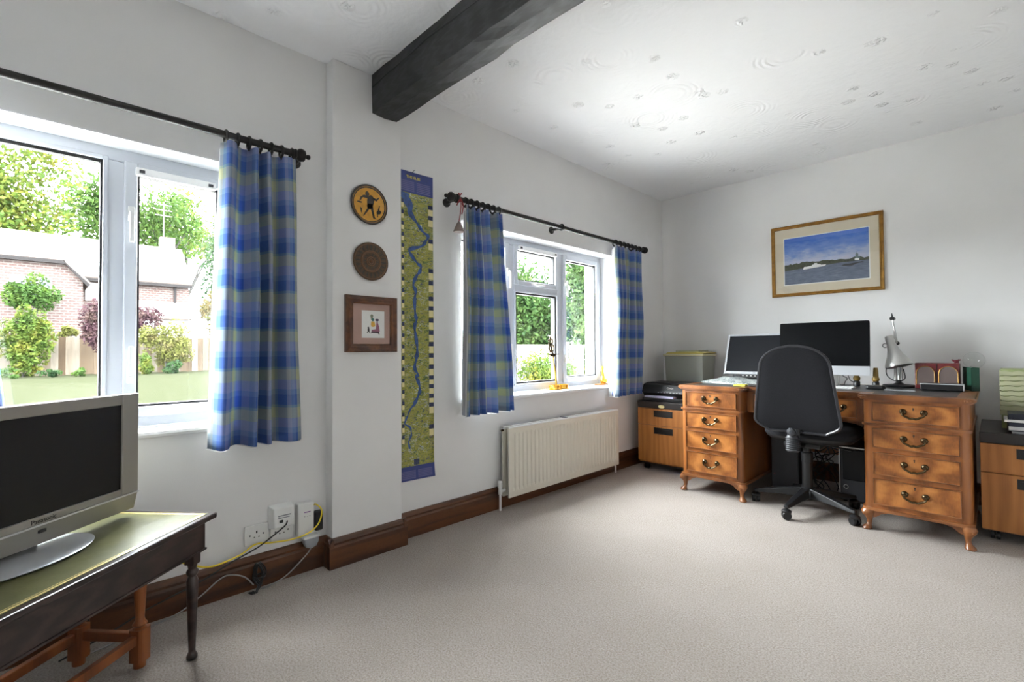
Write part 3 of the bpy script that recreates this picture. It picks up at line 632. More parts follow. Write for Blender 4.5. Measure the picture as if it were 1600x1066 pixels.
sp_ = smoothpath([(0, a, b) for a, b in rp], 5); m = MB(); nl = len(sp_)
for i, p in enumerate(sp_):
    t_ = (sp_[min(nl - 1, i + 1)] - sp_[max(0, i - 1)]).normalized(); nr_ = Vector((0, -t_.z, t_.y)); f_ = i / nl
    wd = (0.024 * max(0, 1 - f_ * 9) + 0.0085 + 0.003 * math.sin(i * 0.9)) * (1 if f_ < 0.82 else 0.55)
    for s_ in (-1, 1):
        q = p + nr_ * wd * s_; q.y = max(1.388, q.y); q.z = min(q.z, 1.903); m.v.append((curl(q.y, q.z) + 0.0005, q.y, q.z))
for i in range(nl - 1): m.f.append((2 * i, 2 * i + 1, 2 * i + 3, 2 * i + 2))
m.build('printed_river', M['river'], po)
cr, nb, lb = [], [], []; q = random.Random(5)
for z in (1.815, 1.755, 1.62, 1.45, 1.38, 1.29, 1.235, 1.165, 1.095, 1.03, 0.965, 0.90, 0.84, 0.79, 0.735, 0.685, 0.56): cr.append((1.575, 1.604, z - 0.022, z + 0.016)); nb.append((1.574, 1.605, z + 0.016, z + 0.040))
for i in range(22): z = 1.86 - i * 0.062; lb.append((1.401, 1.416, z - 0.02, z)); cr.append((1.401, 1.416, z - 0.045, z - 0.02))
for r_ in cr: flat('caption_panel', [r_], M['cream'], 0.0007)
for r_ in nb + lb + [(1.475, 1.51, 0.388, 0.42)]: flat('photo_panel', [r_], M['navy_dark'], 0.0008)
m = MB().tube(smoothpath([(0.006, 1.47, 2.016), (0.010, 1.478, 2.03), (0.006, 1.49, 2.036)]), 0.0015, 6); m.build('hanging_loop', M['green_cover'], po, smooth=True)

# ------------------------------------------------------------------ river painting on the back wall
fr, P, slab = picture_frame('framed_painting', YB, 0.988, 1.731, 1.442, 2.016, 0.026, 0.022, 'gilt framed river painting with a white boat above the desk', 'picture', 'y', M['gilt'], M['mount_cream'], None, 0)
px0, px1, pz0, pz1 = 1.083, 1.643, 1.537, 1.912
slab('white_slip', px0 - 0.006, px1 + 0.006, pz0 - 0.006, pz1 + 0.006, 0.0085, 0.0094, M['picture_white'])
t = NT('painted_sky_and_water'); v = t.coord('Object'); sx = t.n.new('ShaderNodeSeparateXYZ'); t.link(v, sx.inputs[0])
zz = t.math('ADD', sx.outputs[2], t.math('MULTIPLY', t.math('SUBTRACT', t.noise(t.coord('Object', (5, 1, 12), (0, R(18), 0)), 2.2, 5, 0.65), 0.5), 0.26))
sky_ = t.ramp(t.math('DIVIDE', t.math('SUBTRACT', zz, 0.20), 0.27), [(0.0, rgb(186, 184, 196)), (0.35, rgb(168, 178, 206)), (0.6, rgb(112, 140, 198)), (0.9, rgb(62, 104, 186))])
wat = t.ramp(t.noise(t.coord('Object', (10, 1, 46)), 2.0, 5, 0.7), [(0.3, rgb(74, 84, 104)), (0.55, rgb(104, 114, 134)), (0.75, rgb(134, 140, 152))])
t.link(t.mix(t.math('GREATER_THAN', sx.outputs[2], 0.233), wat, sky_), t.b.inputs['Base Color']); t.b.inputs['Roughness'].default_value = 0.7
slab('painting', px0, px1, pz0, pz1, 0.0094, 0.0100, t.m)
yp = YB - 0.0100
def pf(name, polys, mat):
    m = MB()
    for pts in polys: m.prism(pts, 'y', yp - 0.0003 * (1 + len([c for c in fr.children if c.name.startswith('painted')])), yp)
    m.build(name, mat, fr)
q = random.Random(9); tl = [(px0, 1.650)]
for i in range(40): a = i / 39; tl.append((px0 + (px1 - px0) * a, 1.694 + 0.006 * math.sin(a * 5) + q.uniform(0, 0.010) + (0.008 if 0.22 < a < 0.30 or 0.82 < a < 0.92 else 0)))
tl += [(px1, 1.672), (1.45, 1.672)]
pf('painted_far_bank', [tl], plain('painted_trees', rgb(66, 72, 52), 0.8, var=0.4, vscale=70))
pf('painted_boat', [[(1.215, 1.648), (1.365, 1.660), (1.375, 1.672), (1.34, 1.672), (1.335, 1.680), (1.28, 1.680), (1.275, 1.672), (1.222, 1.668)], [(1.29, 1.68), (1.315, 1.68), (1.312, 1.690), (1.295, 1.690)]], M['picture_white'])
pf('painted_barge', [[(1.47, 1.646), (1.54, 1.640), (1.575, 1.654), (1.615, 1.656), (1.60, 1.664), (1.52, 1.656), (1.49, 1.657)]], M['dark_grey'])
pf('painted_dome', [ell(1.570, 1.716, 0.009, 0.013), [(1.556, 1.690), (1.590, 1.690), (1.588, 1.706), (1.558, 1.706)], [(1.5685, 1.728), (1.5715, 1.728), (1.570, 1.744)]], colour('painted_dome_green', 92, 112, 112))
pf('painted_house', [[(1.556, 1.676), (1.584, 1.676), (1.584, 1.688), (1.57, 1.694), (1.556, 1.688)]], M['picture_white'])

# ------------------------------------------------------------------ sockets, plugs and cables by the pier
def socket(y0, y1, z0, z1, label):
    th = thing('wall_socket', (0, (y0 + y1) / 2, z0), label, 'socket', group='double sockets below the television window')
    MB().box(0, 0.010, y0, y1, z0, z1).build('face_plate', M['white_plastic'], th, bevel=0.002)
    zc = (z0 + z1) / 2
    for y in (y0 + 0.02, y1 - 0.02): MB().lathe([(0.0035, 0), (0.0035, 0.0012)], 10, Matrix.Translation((0.010, y, zc)) @ RY).build('screw', M['dark_grey'], th)
    m = MB(); yc = (y0 + y1) / 2; m.box(0.010, 0.0106, yc - 0.003, yc + 0.003, zc + 0.006, zc + 0.016).box(0.010, 0.0106, yc - 0.012, yc - 0.006, zc - 0.012, zc - 0.008).box(0.010, 0.0106, yc + 0.006, yc + 0.012, zc - 0.012, zc - 0.008); m.build('pin_hole', M['ink'], th)
socket(0.628, 0.722, 0.183, 0.268, 'white wall socket with nothing plugged in, beside the boxy white adaptor')
socket(0.732, 0.826, 0.172, 0.257, 'white wall socket partly covered by the boxy white adaptor')
ad = thing('plug_adaptor', (0, 0.773, 0.232), 'boxy white network adaptor plugged in above the sockets', 'adaptor')
MB().add([(0.0, 0.722, 0.232), (0.0, 0.826, 0.232), (0.0, 0.826, 0.338), (0.0, 0.722, 0.338), (0.048, 0.736, 0.240), (0.048, 0.822, 0.240), (0.040, 0.822, 0.326), (0.040, 0.736, 0.326)], [(0, 3, 2, 1), (4, 5, 6, 7), (0, 1, 5, 4), (1, 2, 6, 5), (2, 3, 7, 6), (3, 0, 4, 7)]).build('casing', M['white_plastic'], ad, bevel=0.005, seg=3)
m = MB().box(0.046, 0.0485, 0.757, 0.772, 0.262, 0.274); m.build('network_port', M['ink'], ad)
MB().box(0.0425, 0.0465, 0.752, 0.806, 0.290, 0.294).box(0.044, 0.0472, 0.752, 0.80, 0.281, 0.284).build('printed_marking', M['grey_plastic'], ad)
ex = thing('range_extender', (0, 0.877, 0.168), 'upright white range extender plugged in next to the pier', 'adaptor')
MB().box(0.001, 0.036, 0.840, 0.914, 0.172, 0.322).build('casing', M['white_plastic'], ex, bevel=0.006, seg=3)
MB().box(0.0355, 0.0364, 0.868, 0.897, 0.277, 0.281).build('purple_marking', colour('purple_mark', 120, 60, 140), ex)
m = MB()
for i in range(3): m.lathe([(0.0016, 0), (0.0016, 0.0006)], 8, Matrix.Translation((0.036, 0.870 + 0.012 * i, 0.260)) @ RY)
m.build('indicator', M['dark_grey'], ex)
gp = thing('mains_plug', (0.02, 0.895, 0.112), 'rounded grey mains plug under the white range extender', 'plug')
MB().prism([(0.862, 0.171), (0.862, 0.142), (0.872, 0.122), (0.895, 0.114), (0.918, 0.122), (0.928, 0.142), (0.928, 0.171)], 'x', 0.024, 0.058).build('body', M['grey_plastic'], gp, bevel=0.006, seg=3)
MB().box(0.022, 0.060, 0.858, 0.932, 0.1605, 0.1715).build('plug_face', M['white_plastic'], gp, bevel=0.003)
MB().box(0.001, 0.034, 0.922, 0.958, 0.178, 0.268).solo('mains_plug', M['black_plastic'], 'squat black plug between the white range extender and the pier', 'plug', bevel=0.007, seg=3)
def cable(name, pts, r, mat, label): MB().tube(smoothpath(pts, 7), r, 7).solo(name, mat, label, 'cable', smooth=True)
cable('network_cable', [(0.020, 0.918, 0.30), (0.030, 0.925, 0.303), (0.045, 0.945, 0.275), (0.062, 0.925, 0.225), (0.066, 0.875, 0.192), (0.060, 0.80, 0.182), (0.045, 0.72, 0.187), (0.040, 0.66, 0.195), (0.036, 0.60, 0.165), (0.032, 0.50, 0.150), (0.03, 0.43, 0.178), (0.04, 0.36, 0.23), (0.05, 0.28, 0.31), (0.055, 0.20, 0.38), (0.06, 0.14, 0.43), (0.10, 0.085, 0.455)], 0.0035, M['yellow_cable'], 'yellow network cable looping along the skirting from the range extender')
cable('power_cable', [(0.048, 0.79, 0.265), (0.060, 0.775, 0.25), (0.052, 0.72, 0.212), (0.045, 0.66, 0.178), (0.040, 0.57, 0.148), (0.038, 0.47, 0.108), (0.040, 0.36, 0.080), (0.045, 0.28, 0.060), (0.06, 0.18, 0.028), (0.10, 0.05, 0.006)], 0.0030, M['black_cable'], 'black cable hanging from the boxy white adaptor down to the skirting')
cable('mains_lead', [(0.045, 0.895, 0.112), (0.048, 0.88, 0.095), (0.044, 0.835, 0.055), (0.046, 0.78, 0.02), (0.050, 0.72, 0.006), (0.055, 0.68, 0.006)], 0.0028, M['grey_cable'], 'thin grey lead dropping from the rounded grey plug to the carpet')
cable('mains_lead', [(0.050, 0.652, 0.03), (0.040, 0.62, 0.07), (0.034, 0.57, 0.094), (0.034, 0.53, 0.09), (0.036, 0.46, 0.045), (0.05, 0.38, 0.012), (0.08, 0.25, 0.006), (0.12, 0.12, 0.006)], 0.0028, M['grey_cable'], 'thin grey lead arching against the skirting from the cable bundle towards the table')
m = MB(); q = random.Random(2)
for i in range(5):
    a = q.uniform(-0.012, 0.012); m.tube(smoothpath([(0.042 + q.uniform(0, .012), 0.672 + a, 0.02), (0.036 + q.uniform(0, .01), 0.655 + a, 0.06), (0.035 + q.uniform(0, .01), 0.668 + a, 0.112), (0.040 + q.uniform(0, .012), 0.690 + a, 0.070), (0.05 + q.uniform(0, .014), 0.675 - a, 0.02), (0.08, 0.645 + a, 0.008), (0.07, 0.63 + a, 0.012)]), 0.0034, 6)
m.torus((0.045, 0.675, 0.058), 0.022, 0.004, 'z', 14, 6)
m.solo('cable_bundle', M['black_cable'], 'knotted bundle of dark cable lying against the skirting', 'cable', smooth=True)

# ------------------------------------------------------------------ television table and what stands round it
ANG = math.atan2(0.745, -0.667); Lx = Vector((math.cos(ANG), math.sin(ANG), 0)); Ly = Vector((-math.sin(ANG), math.cos(ANG), 0))
TC = Vector((0.39, 0.438, 0)) - Lx * 0.5 + Ly * 0.24
tb = thing('leather_top_table', TC, 'low black mahogany table with green leather top under the television', 'table', ANG)
MB().prism(rounded(-0.5, 0.5, -0.24, 0.24, 0.006, 3), 'z', 0.452, 0.470).build('table_top', M['mahogany'], tb, local=True, bevel=0.004)
MB().box(-0.480, 0.480, -0.220, 0.220, 0.4695, 0.4712).build('leather_inset', M['leather'], tb, local=True)
def tool(m, o, w, z=0.4714):
    a, b = 0.480 - o, 0.220 - o
    m.box(-a, a, -b, -b + w, z - 0.001, z).box(-a, a, b - w, b, z - 0.001, z).box(-a, -a + w, -b + w, b - w, z - 0.001, z).box(a - w, a, -b + w, b - w, z - 0.001, z)
m = MB(); tool(m, 0.004, 0.006); tool(m, 0.015, 0.002); m.build('gold_tooling', M['gold_line'], tb, local=True)
m = MB().box(-0.475, 0.475, -0.215, -0.197, 0.352, 0.452).box(-0.475, 0.475, 0.197, 0.215, 0.352, 0.452).box(-0.475, -0.457, -0.197, 0.197, 0.352, 0.452).box(0.457, 0.475, -0.197, 0.197, 0.352, 0.452)
m.build('apron', M['mahogany'], tb, local=True, bevel=0.003)
m = MB()
for z in (0.446, 0.355): m.box(-0.478, 0.478, -0.218, -0.214, z - 0.003, z + 0.003).box(0.474, 0.478, -0.218, 0.218, z - 0.003, z + 0.003)
m.build('apron_bead', M['mahogany'], tb, local=True)
for x in (-0.448, 0.448):
    for y in (-0.190, 0.190):
        m = MB().box(x - 0.016, x + 0.016, y - 0.016, y + 0.016, 0.315, 0.452)
        m.lathe([(0.010, 0.0), (0.0165, 0.006), (0.0165, 0.014), (0.011, 0.026), (0.0105, 0.03), (0.0165, 0.22), (0.0175, 0.26), (0.012, 0.275), (0.018, 0.284), (0.018, 0.292), (0.012, 0.30), (0.015, 0.315)], 16, Matrix.Translation((x, y, 0)))
        m.build('leg', M['mahogany'], tb, local=True, smooth=True)
st = thing('oak_stool_table', TC, 'orange oak joint table with turned legs tucked beneath the leather topped table', 'table', ANG)
sx0, sx1, sy0, sy1 = -0.28, 0.405, -0.045, 0.165
MB().box(sx0 - 0.02, sx1 + 0.02, sy0 - 0.02, sy1 + 0.02, 0.405, 0.425).build('table_top', M['oak'], st, local=True, bevel=0.004)
for x in (sx0, sx1):
    for y in (sy0, sy1):
        m = MB()
        oc = lambda h: [(x + a * h, y + b * h) for a, b in ((-1, -.7), (-.7, -1), (.7, -1), (1, -.7), (1, .7), (.7, 1), (-.7, 1), (-1, .7))]
        m.prism(oc(0.023), 'z', 0.022, 0.125).prism(oc(0.023), 'z', 0.285, 0.405)
        m.lathe([(0.017, 0.0), (0.018, 0.02), (0.024, 0.024)], 16, Matrix.Translation((x, y, 0)))
        m.lathe([(0.020, 0.125), (0.014, 0.130), (0.021, 0.138), (0.0135, 0.150), (0.0125, 0.158), (0.0175, 0.25), (0.019, 0.262), (0.013, 0.272), (0.020, 0.285)], 16, Matrix.Translation((x, y, 0)))
        m.build('leg', M['oak'], st, local=True, smooth=True)
for a in ((sx0 + 0.02, sx1 - 0.02, sy0 - 0.010, sy0 + 0.010), (sx0 + 0.02, sx1 - 0.02, sy1 - 0.010, sy1 + 0.010), (sx0 - 0.010, sx0 + 0.010, sy0 + 0.02, sy1 - 0.02), (sx1 - 0.010, sx1 + 0.010, sy0 + 0.02, sy1 - 0.02)):
    MB().box(*a, 0.080, 0.110).build('stretcher', M['oak'], st, local=True, bevel=0.003)
for a in ((sx0 + 0.02, sx1 - 0.02, sy0 - 0.010, sy0 + 0.010), (sx0 + 0.02, sx1 - 0.02, sy1 - 0.010, sy1 + 0.010), (sx0 - 0.010, sx0 + 0.010, sy0 + 0.02, sy1 - 0.02), (sx1 - 0.010, sx1 + 0.010, sy0 + 0.02, sy1 - 0.02)):
    MB().box(*a, 0.345, 0.405).build('rail', M['oak'], st, local=True)
# television
tv = thing('television', TC + Lx * 0.14 + Ly * 0.02 + Vector((0, 0, 0.4714)), 'silver flat screen television on the green leather table', 'television', ANG)
hw = 0.305
def tvbox(nm, x0, x1, y0, y1, z0, z1, mat, par=None, **k): return MB().box(x0, x1, y0, y1, z0, z1).build(nm, mat, par or tv, local=True, **k)
yf = -0.02
m = MB(); z0, z1 = 0.083, 0.413; sw, sz0, sz1 = 0.243, 0.107, 0.379
m.box(-hw, -sw, yf, yf + 0.03, z0, z1).box(sw, hw, yf, yf + 0.03, z0, z1).box(-sw, sw, yf, yf + 0.03, z0, sz0).box(-sw, sw, yf, yf + 0.03, sz1, z1)
m.build('bezel', M['silver'], tv, local=True, bevel=0.003)
tvbox('screen', -sw - 0.002, sw + 0.002, yf + 0.006, yf + 0.012, sz0 - 0.002, sz1 + 0.002, M['screen'])
MB().prism([(yf + 0.032, z1 - 0.002), (yf + 0.075, z1 - 0.012), (yf + 0.115, 0.33), (yf + 0.115, 0.10), (yf + 0.06, 0.026), (yf + 0.032, 0.022)], 'x', -hw + 0.002, hw - 0.002).build('rear_casing', M['silver'], tv, local=True, bevel=0.004)
MB().prism([(yf - 0.002, z0 + 0.004), (yf + 0.002, z0 - 0.008), (yf + 0.012, 0.030), (yf + 0.030, 0.022), (yf + 0.032, z0 + 0.004)], 'x', -hw + 0.004, hw - 0.004).build('speaker_strip', M['silver'], tv, local=True, smooth=True)
tvbox('trim_line', -hw, hw, yf - 0.004, yf + 0.002, z0 - 0.001, z0 + 0.004, M['silver_light'])
tvbox('sensor', -0.012, 0.006, yf - 0.001, yf + 0.006, 0.062, 0.070, M['dark_grey'])
text('lettering', 'Panasonic', 0.017, M['ink'], tv, WM[tv] @ Matrix.Translation((0.0, yf - 0.0005, 0.0955)) @ Matrix.Rotation(R(90), 4, 'X'), 0.0004)
MB().lathe([(0.86, 0.0), (0.97, 0.002), (1.0, 0.006), (0.97, 0.0085), (0.5, 0.013), (0.0005, 0.015)], 48, Matrix.Translation((-0.045, 0.005, 0)) @ Matrix.Diagonal((0.185, 0.118, 1, 1))).build('stand_foot', M['silver_light'], tv, local=True, smooth=True)
tvbox('stand_neck', -0.09, 0.03, 0.03, 0.075, 0.010, 0.10, M['silver'], bevel=0.004)
# tangle of leads under the table
for i, (nm, mt, seed, lab) in enumerate((('power_lead', 'black_cable', 1, 'black lead in a loose tangle on the carpet under the oak table'), ('aerial_lead', 'grey_cable', 4, 'pale grey lead trailing loose on the carpet under the oak table'))):
    q = random.Random(seed); pts = []
    for k in range(9): lx = 0.30 - 0.05 * k + q.uniform(-0.03, 0.03); ly = 0.05 + q.uniform(-0.05, 0.16); p = TC + Lx * lx + Ly * ly; pts.append((p.x, p.y, 0.006 + (0.05 if k in (2, 6) and i else 0.02 * (k % 2) * i) + 0.007 * i))
    cable(nm, pts, 0.0032, M[mt], lab)
p = TC - Lx * 0.12 + Ly * 0.06
es = thing('extension_block', p, 'grey multi socket extension block on the carpet under the oak table', 'extension block', ANG + 0.4)
MB().box(-0.13, 0.13, -0.03, 0.03, 0.0, 0.042).build('casing', M['grey_plastic'], es, local=True, bevel=0.006, seg=3)
for k in range(3): MB().box(-0.09 + k * 0.075, -0.055 + k * 0.075, -0.02, 0.02, 0.042, 0.060 + 0.01 * (k % 2)).build('plug_top', M['black_plastic'], es, local=True, bevel=0.004)

# ------------------------------------------------------------------ brassware on the sill
bs = thing('brass_figure_stand', (-0.05, 2.775, 0.722), 'brass pillar ornament with twin round trays standing on the window sill', 'ornament')
m = MB()
for y in (2.745, 2.85): m.lathe([(0.030, 0.004), (0.040, 0.006), (0.042, 0.034), (0.038, 0.034), (0.036, 0.010), (0.0005, 0.010)], 24, Matrix.Translation((-0.05, y, 0.722)))
m.build('tray', M['brass'], bs, smooth=True)
MB().box(-0.075, -0.025, 2.63, 2.90, 0.722, 0.727).build('base', M['brass'], bs, bevel=0.001)
MB().tube([(-0.05, 2.775, 0.726), (-0.052, 2.76, 0.85), (-0.054, 2.735, 0.985)], [0.007, 0.006, 0.0055], 10).build('pillar', M['brass'], bs, smooth=True)
MB().box(-0.062, -0.046, 2.66, 2.80, 0.985, 0.993).box(-0.062, -0.046, 2.70, 2.765, 0.970, 0.985).build('crossbar', M['old_brass'], bs, bevel=0.002)
m = MB().torus((-0.054, 2.722, 1.035), 0.026, 0.006, 'x', 18, 7).torus((-0.054, 2.714, 1.085), 0.021, 0.0055, 'x', 18, 7).tube([(-0.054, 2.735, 0.992), (-0.054, 2.722, 1.035), (-0.054, 2.712, 1.115)], [0.009, 0.007, 0.006], 8)
m.tube([(-0.054, 2.705, 1.0), (-0.054, 2.692, 1.10)], 0.005, 8).ball((-0.054, 2.712, 1.117), 0.010); m.build('pierced_figure', M['old_brass'], bs, smooth=True)
bd = thing('brass_bird', (-0.055, 3.385, 0.722), 'small brass bird on a wooden plinth at the window sill end', 'ornament')
MB().box(-0.085, -0.025, 3.305, 3.455, 0.722, 0.733).build('plinth', M['oak'], bd, bevel=0.002)
m = MB().ball((-0.055, 3.395, 0.758), 0.030, 16, 10, 0.8).tube(smoothpath([(-0.055, 3.38, 0.765), (-0.055, 3.39, 0.80), (-0.055, 3.375, 0.84), (-0.055, 3.385, 0.872), (-0.055, 3.365, 0.862)]), [0.016] * 6 + [0.011] * 6 + [0.009] * 6 + [0.010] * 6 + [0.004], 10)
m.tube([(-0.055, 3.40, 0.745), (-0.055, 3.43, 0.755), (-0.055, 3.445, 0.775)], [0.018, 0.012, 0.003], 8).tube([(-0.055, 3.39, 0.733), (-0.055, 3.39, 0.74)], 0.02, 12); m.build('body', M['brass'], bd, smooth=True)
#PART3
# ------------------------------------------------------------------ pedestal desk
dk = thing('pedestal_desk', (1.43, 3.74, 0), 'walnut twin pedestal desk with brass swan neck handles and cabriole feet', 'desk')
DB = 4.14; FY = 3.328
def ped_poly(x0, x1, y0, y1, r=0.034): return rounded(x0, x1, y0, y1, r, 6, (1, 1, 0, 0))
PL, PR = (0.664, 1.094), (1.746, 2.188)
# serpentine top: pedestal fronts proud, centre stepped back
def top_poly(e):
    x0, x1, xa, xb, yf_, yc = PL[0] - e, PR[1] + e, PL[1] + e, PR[0] - e, FY - e, 3.405 - e
    r = 0.045; out = []
    def arc(cx, cy, a0, a1, rr, n=6):
        for i in range(n + 1): a = R(a0 + (a1 - a0) * i / n); out.append((cx + rr * math.cos(a), cy + rr * math.sin(a)))
    arc(x0 + r, yf_ + r, 180, 270, r); arc(xa - r, yf_ + r, 270, 360, r); out.append((xa, yc)); out.append((xb, yc))
    arc(xb + r, yf_ + r, 180, 270, r); arc(x1 - r, yf_ + r, 270, 360, r); out.append((x1, DB)); out.append((x0, DB)); return out
def split_top(m, e, z0, z1):                     # top built of the two pedestal lobes and the centre strip so every face is convex
    x0, x1, xa, xb, yf_, yc = PL[0] - e, PR[1] + e, PL[1] + e, PR[0] - e, FY - e, 3.405 - e
    m.prism(rounded(x0, xa, yf_, DB, 0.04, 6, (1, 1, 0, 0)), 'z', z0, z1); m.prism(rounded(xb, x1, yf_, DB, 0.04, 6, (1, 1, 0, 0)), 'z', z0, z1); m.box(xa - 0.002, xb + 0.002, yc, DB, z0, z1)
m = MB(); split_top(m, 0.022, 0.738, 0.7585); split_top(m, 0.016, 0.7585, 0.761); split_top(m, 0.014, 0.730, 0.738); m.build('desk_top', M['walnut_edge'], dk, smooth=True, sharp=30)
m = MB()                                          # carved corners of the top edge
for x in (PL[0] - 0.012, PL[1] + 0.012, PR[0] - 0.012, PR[1] + 0.012):
    for i in range(9):
        a = R(180 + 180 * i / 8); sx_ = 1 if x in (PL[0] - 0.012, PR[0] - 0.012) else -1
        m.ball((x + sx_ * 0.028 + math.cos(R(180 + 90 * i / 8)) * 0.036 * sx_, FY + 0.018 + math.sin(R(180 + 90 * i / 8)) * 0.038, 0.748), 0.0062, 7, 5)
m.build('edge_carving', M['walnut_edge'], dk, smooth=True)
MB().box(PL[0] + 0.05, PL[1] - 0.04, FY + 0.05, DB - 0.05, 0.7605, 0.762).box(PL[1] - 0.04, PR[0] + 0.04, 3.47, DB - 0.05, 0.7605, 0.762).box(PR[0] + 0.04, PR[1] - 0.05, FY + 0.05, DB - 0.05, 0.7605, 0.762).build('leather_inset', M['desk_leather'], dk)
for x0, x1 in (PL, PR):
    MB().prism(ped_poly(x0, x1, FY, DB - 0.02), 'z', 0.118, 0.731).build('pedestal', M['walnut_case'], dk, smooth=True, sharp=35)
    MB().prism(ped_poly(x0 - 0.008, x1 + 0.008, FY - 0.010, DB - 0.015), 'z', 0.586, 0.598).build('moulding', M['walnut_edge'], dk, smooth=True, sharp=35)
    MB().prism(ped_poly(x0 - 0.010, x1 + 0.010, FY - 0.012, DB - 0.015), 'z', 0.110, 0.126).build('plinth_moulding', M['walnut_edge'], dk, smooth=True, sharp=35)
MB().box(PL[1] - 0.01, PR[0] + 0.01, 3.405, DB - 0.02, 0.592, 0.731).build('centre_frieze', M['walnut_case'], dk)
MB().box(PL[1] - 0.01, PR[0] + 0.01, DB - 0.04, DB - 0.02, 0.25, 0.60).build('modesty_panel', M['walnut_case'], dk)
def swan(parent, x, y, z):
    m = MB(); h = 0.043
    for s_ in (-1, 1): m.lathe([(0.0165, 0), (0.0165, 0.003), (0.013, 0.008), (0.006, 0.012), (0.0055, 0.018), (0.0085, 0.021), (0.006, 0.026)], 14, Matrix.Translation((x + s_ * h, y, z)) @ Matrix.Rotation(R(90), 4, 'X'))
    pts = [(-h, 0.0), (-h - 0.004, -0.010), (-h + 0.004, -0.020), (-h + 0.016, -0.026), (-0.012, -0.034), (0, -0.031), (0.012, -0.034), (h - 0.016, -0.026), (h - 0.004, -0.020), (h + 0.004, -0.010), (h, 0.0)]
    sp_ = smoothpath([(x + a, y - 0.019, z + b) for a, b in pts], 3); m.tube(sp_, [0.0042 + 0.0018 * math.sin(math.pi * i / (len(sp_) - 1)) for i in range(len(sp_))], 8)
    m.build('swan_neck_handle', M['old_brass'], parent, smooth=True)
def drawer(x0, x1, z0, z1, y, hs=None):
    d = MB().box(x0, x1, y - 0.006, y + 0.002, z0, z1).build('drawer', M['walnut'], dk)
    m = MB(); b = 0.0045
    for a in ((x0, x1, z0, z0 + b), (x0, x1, z1 - b, z1), (x0, x0 + b, z0 + b, z1 - b), (x1 - b, x1, z0 + b, z1 - b)): m.box(a[0], a[1], y - 0.0125, y - 0.002, a[2], a[3])
    m.build('cock_beading', M['walnut_edge'], d)
    xc = (x0 + x1) / 2; zc = (z0 + z1) / 2
    for hx in (hs or (xc,)): swan(d, hx, y - 0.006, zc + 0.010)
    m = MB().lathe([(0.0042, 0), (0.0042, 0.0008)], 10, Matrix.Translation((xc, y - 0.006, z1 - 0.022)) @ Matrix.Rotation(R(90), 4, 'X')).box(xc - 0.0018, xc + 0.0018, y - 0.0068, y - 0.006, z1 - 0.034, z1 - 0.022)
    m.build('keyhole', M['ink'], d)
for (a, b) in ((0.702, 1.054), (1.788, 2.148)):
    for z0, z1 in ((0.612, 0.714), (0.463, 0.570), (0.315, 0.438), (0.150, 0.290)): drawer(a, b, z0, z1, FY)
drawer(1.135, 1.705, 0.607, 0.714, 3.405, (1.26, 1.60))
def cabriole(x, y, sx_, sy_):
    m = MB(); prof = [(0.000, 0.012, 0.020), (0.006, 0.012, 0.024), (0.016, 0.011, 0.021), (0.026, 0.006, 0.0135), (0.045, 0.002, 0.0125), (0.065, 0.004, 0.017), (0.085, 0.010, 0.026), (0.100, 0.010, 0.030), (0.114, 0.004, 0.030)]
    vs_ = []; fs = []; n_ = 14
    for z, o, r_ in prof:
        for k in range(n_): a = 2 * math.pi * k / n_; vs_.append((x + sx_ * o + r_ * math.cos(a), y + sy_ * o + r_ * math.sin(a), z))
    for i in range(len(prof) - 1):
        for k in range(n_): fs.append((i * n_ + k, i * n_ + (k + 1) % n_, (i + 1) * n_ + (k + 1) % n_, (i + 1) * n_ + k))
    fs += [tuple(range(n_ - 1, -1, -1)), tuple((len(prof) - 1) * n_ + k for k in range(n_))]
    m.add(vs_, fs)
    w_ = [(x - sx_ * 0.015, 0.112), (x - sx_ * 0.085, 0.112), (x - sx_ * 0.078, 0.102), (x - sx_ * 0.050, 0.092), (x - sx_ * 0.028, 0.072), (x - sx_ * 0.015, 0.068)]
    m.prism(w_, 'y', y - 0.010, y + 0.012)
    w_ = [(y - sy_ * 0.015, 0.112), (y - sy_ * 0.085, 0.112), (y - sy_ * 0.078, 0.102), (y - sy_ * 0.050, 0.092), (y - sy_ * 0.028, 0.072), (y - sy_ * 0.015, 0.068)]
    m.prism(w_, 'x', x - 0.010, x + 0.010)
    m.ball((x + sx_ * 0.022, y + sy_ * 0.026, 0.093), 0.012, 8, 6, 1.2)
    m.build('cabriole_leg', M['walnut_edge'], dk, smooth=True)
for x0, x1 in (PL, PR):
    for x, sx_ in ((x0 + 0.022, -1), (x1 - 0.022, 1)):
        for y, sy_ in ((FY + 0.020, -1), (DB - 0.05, 1)): cabriole(x, y, sx_, sy_)

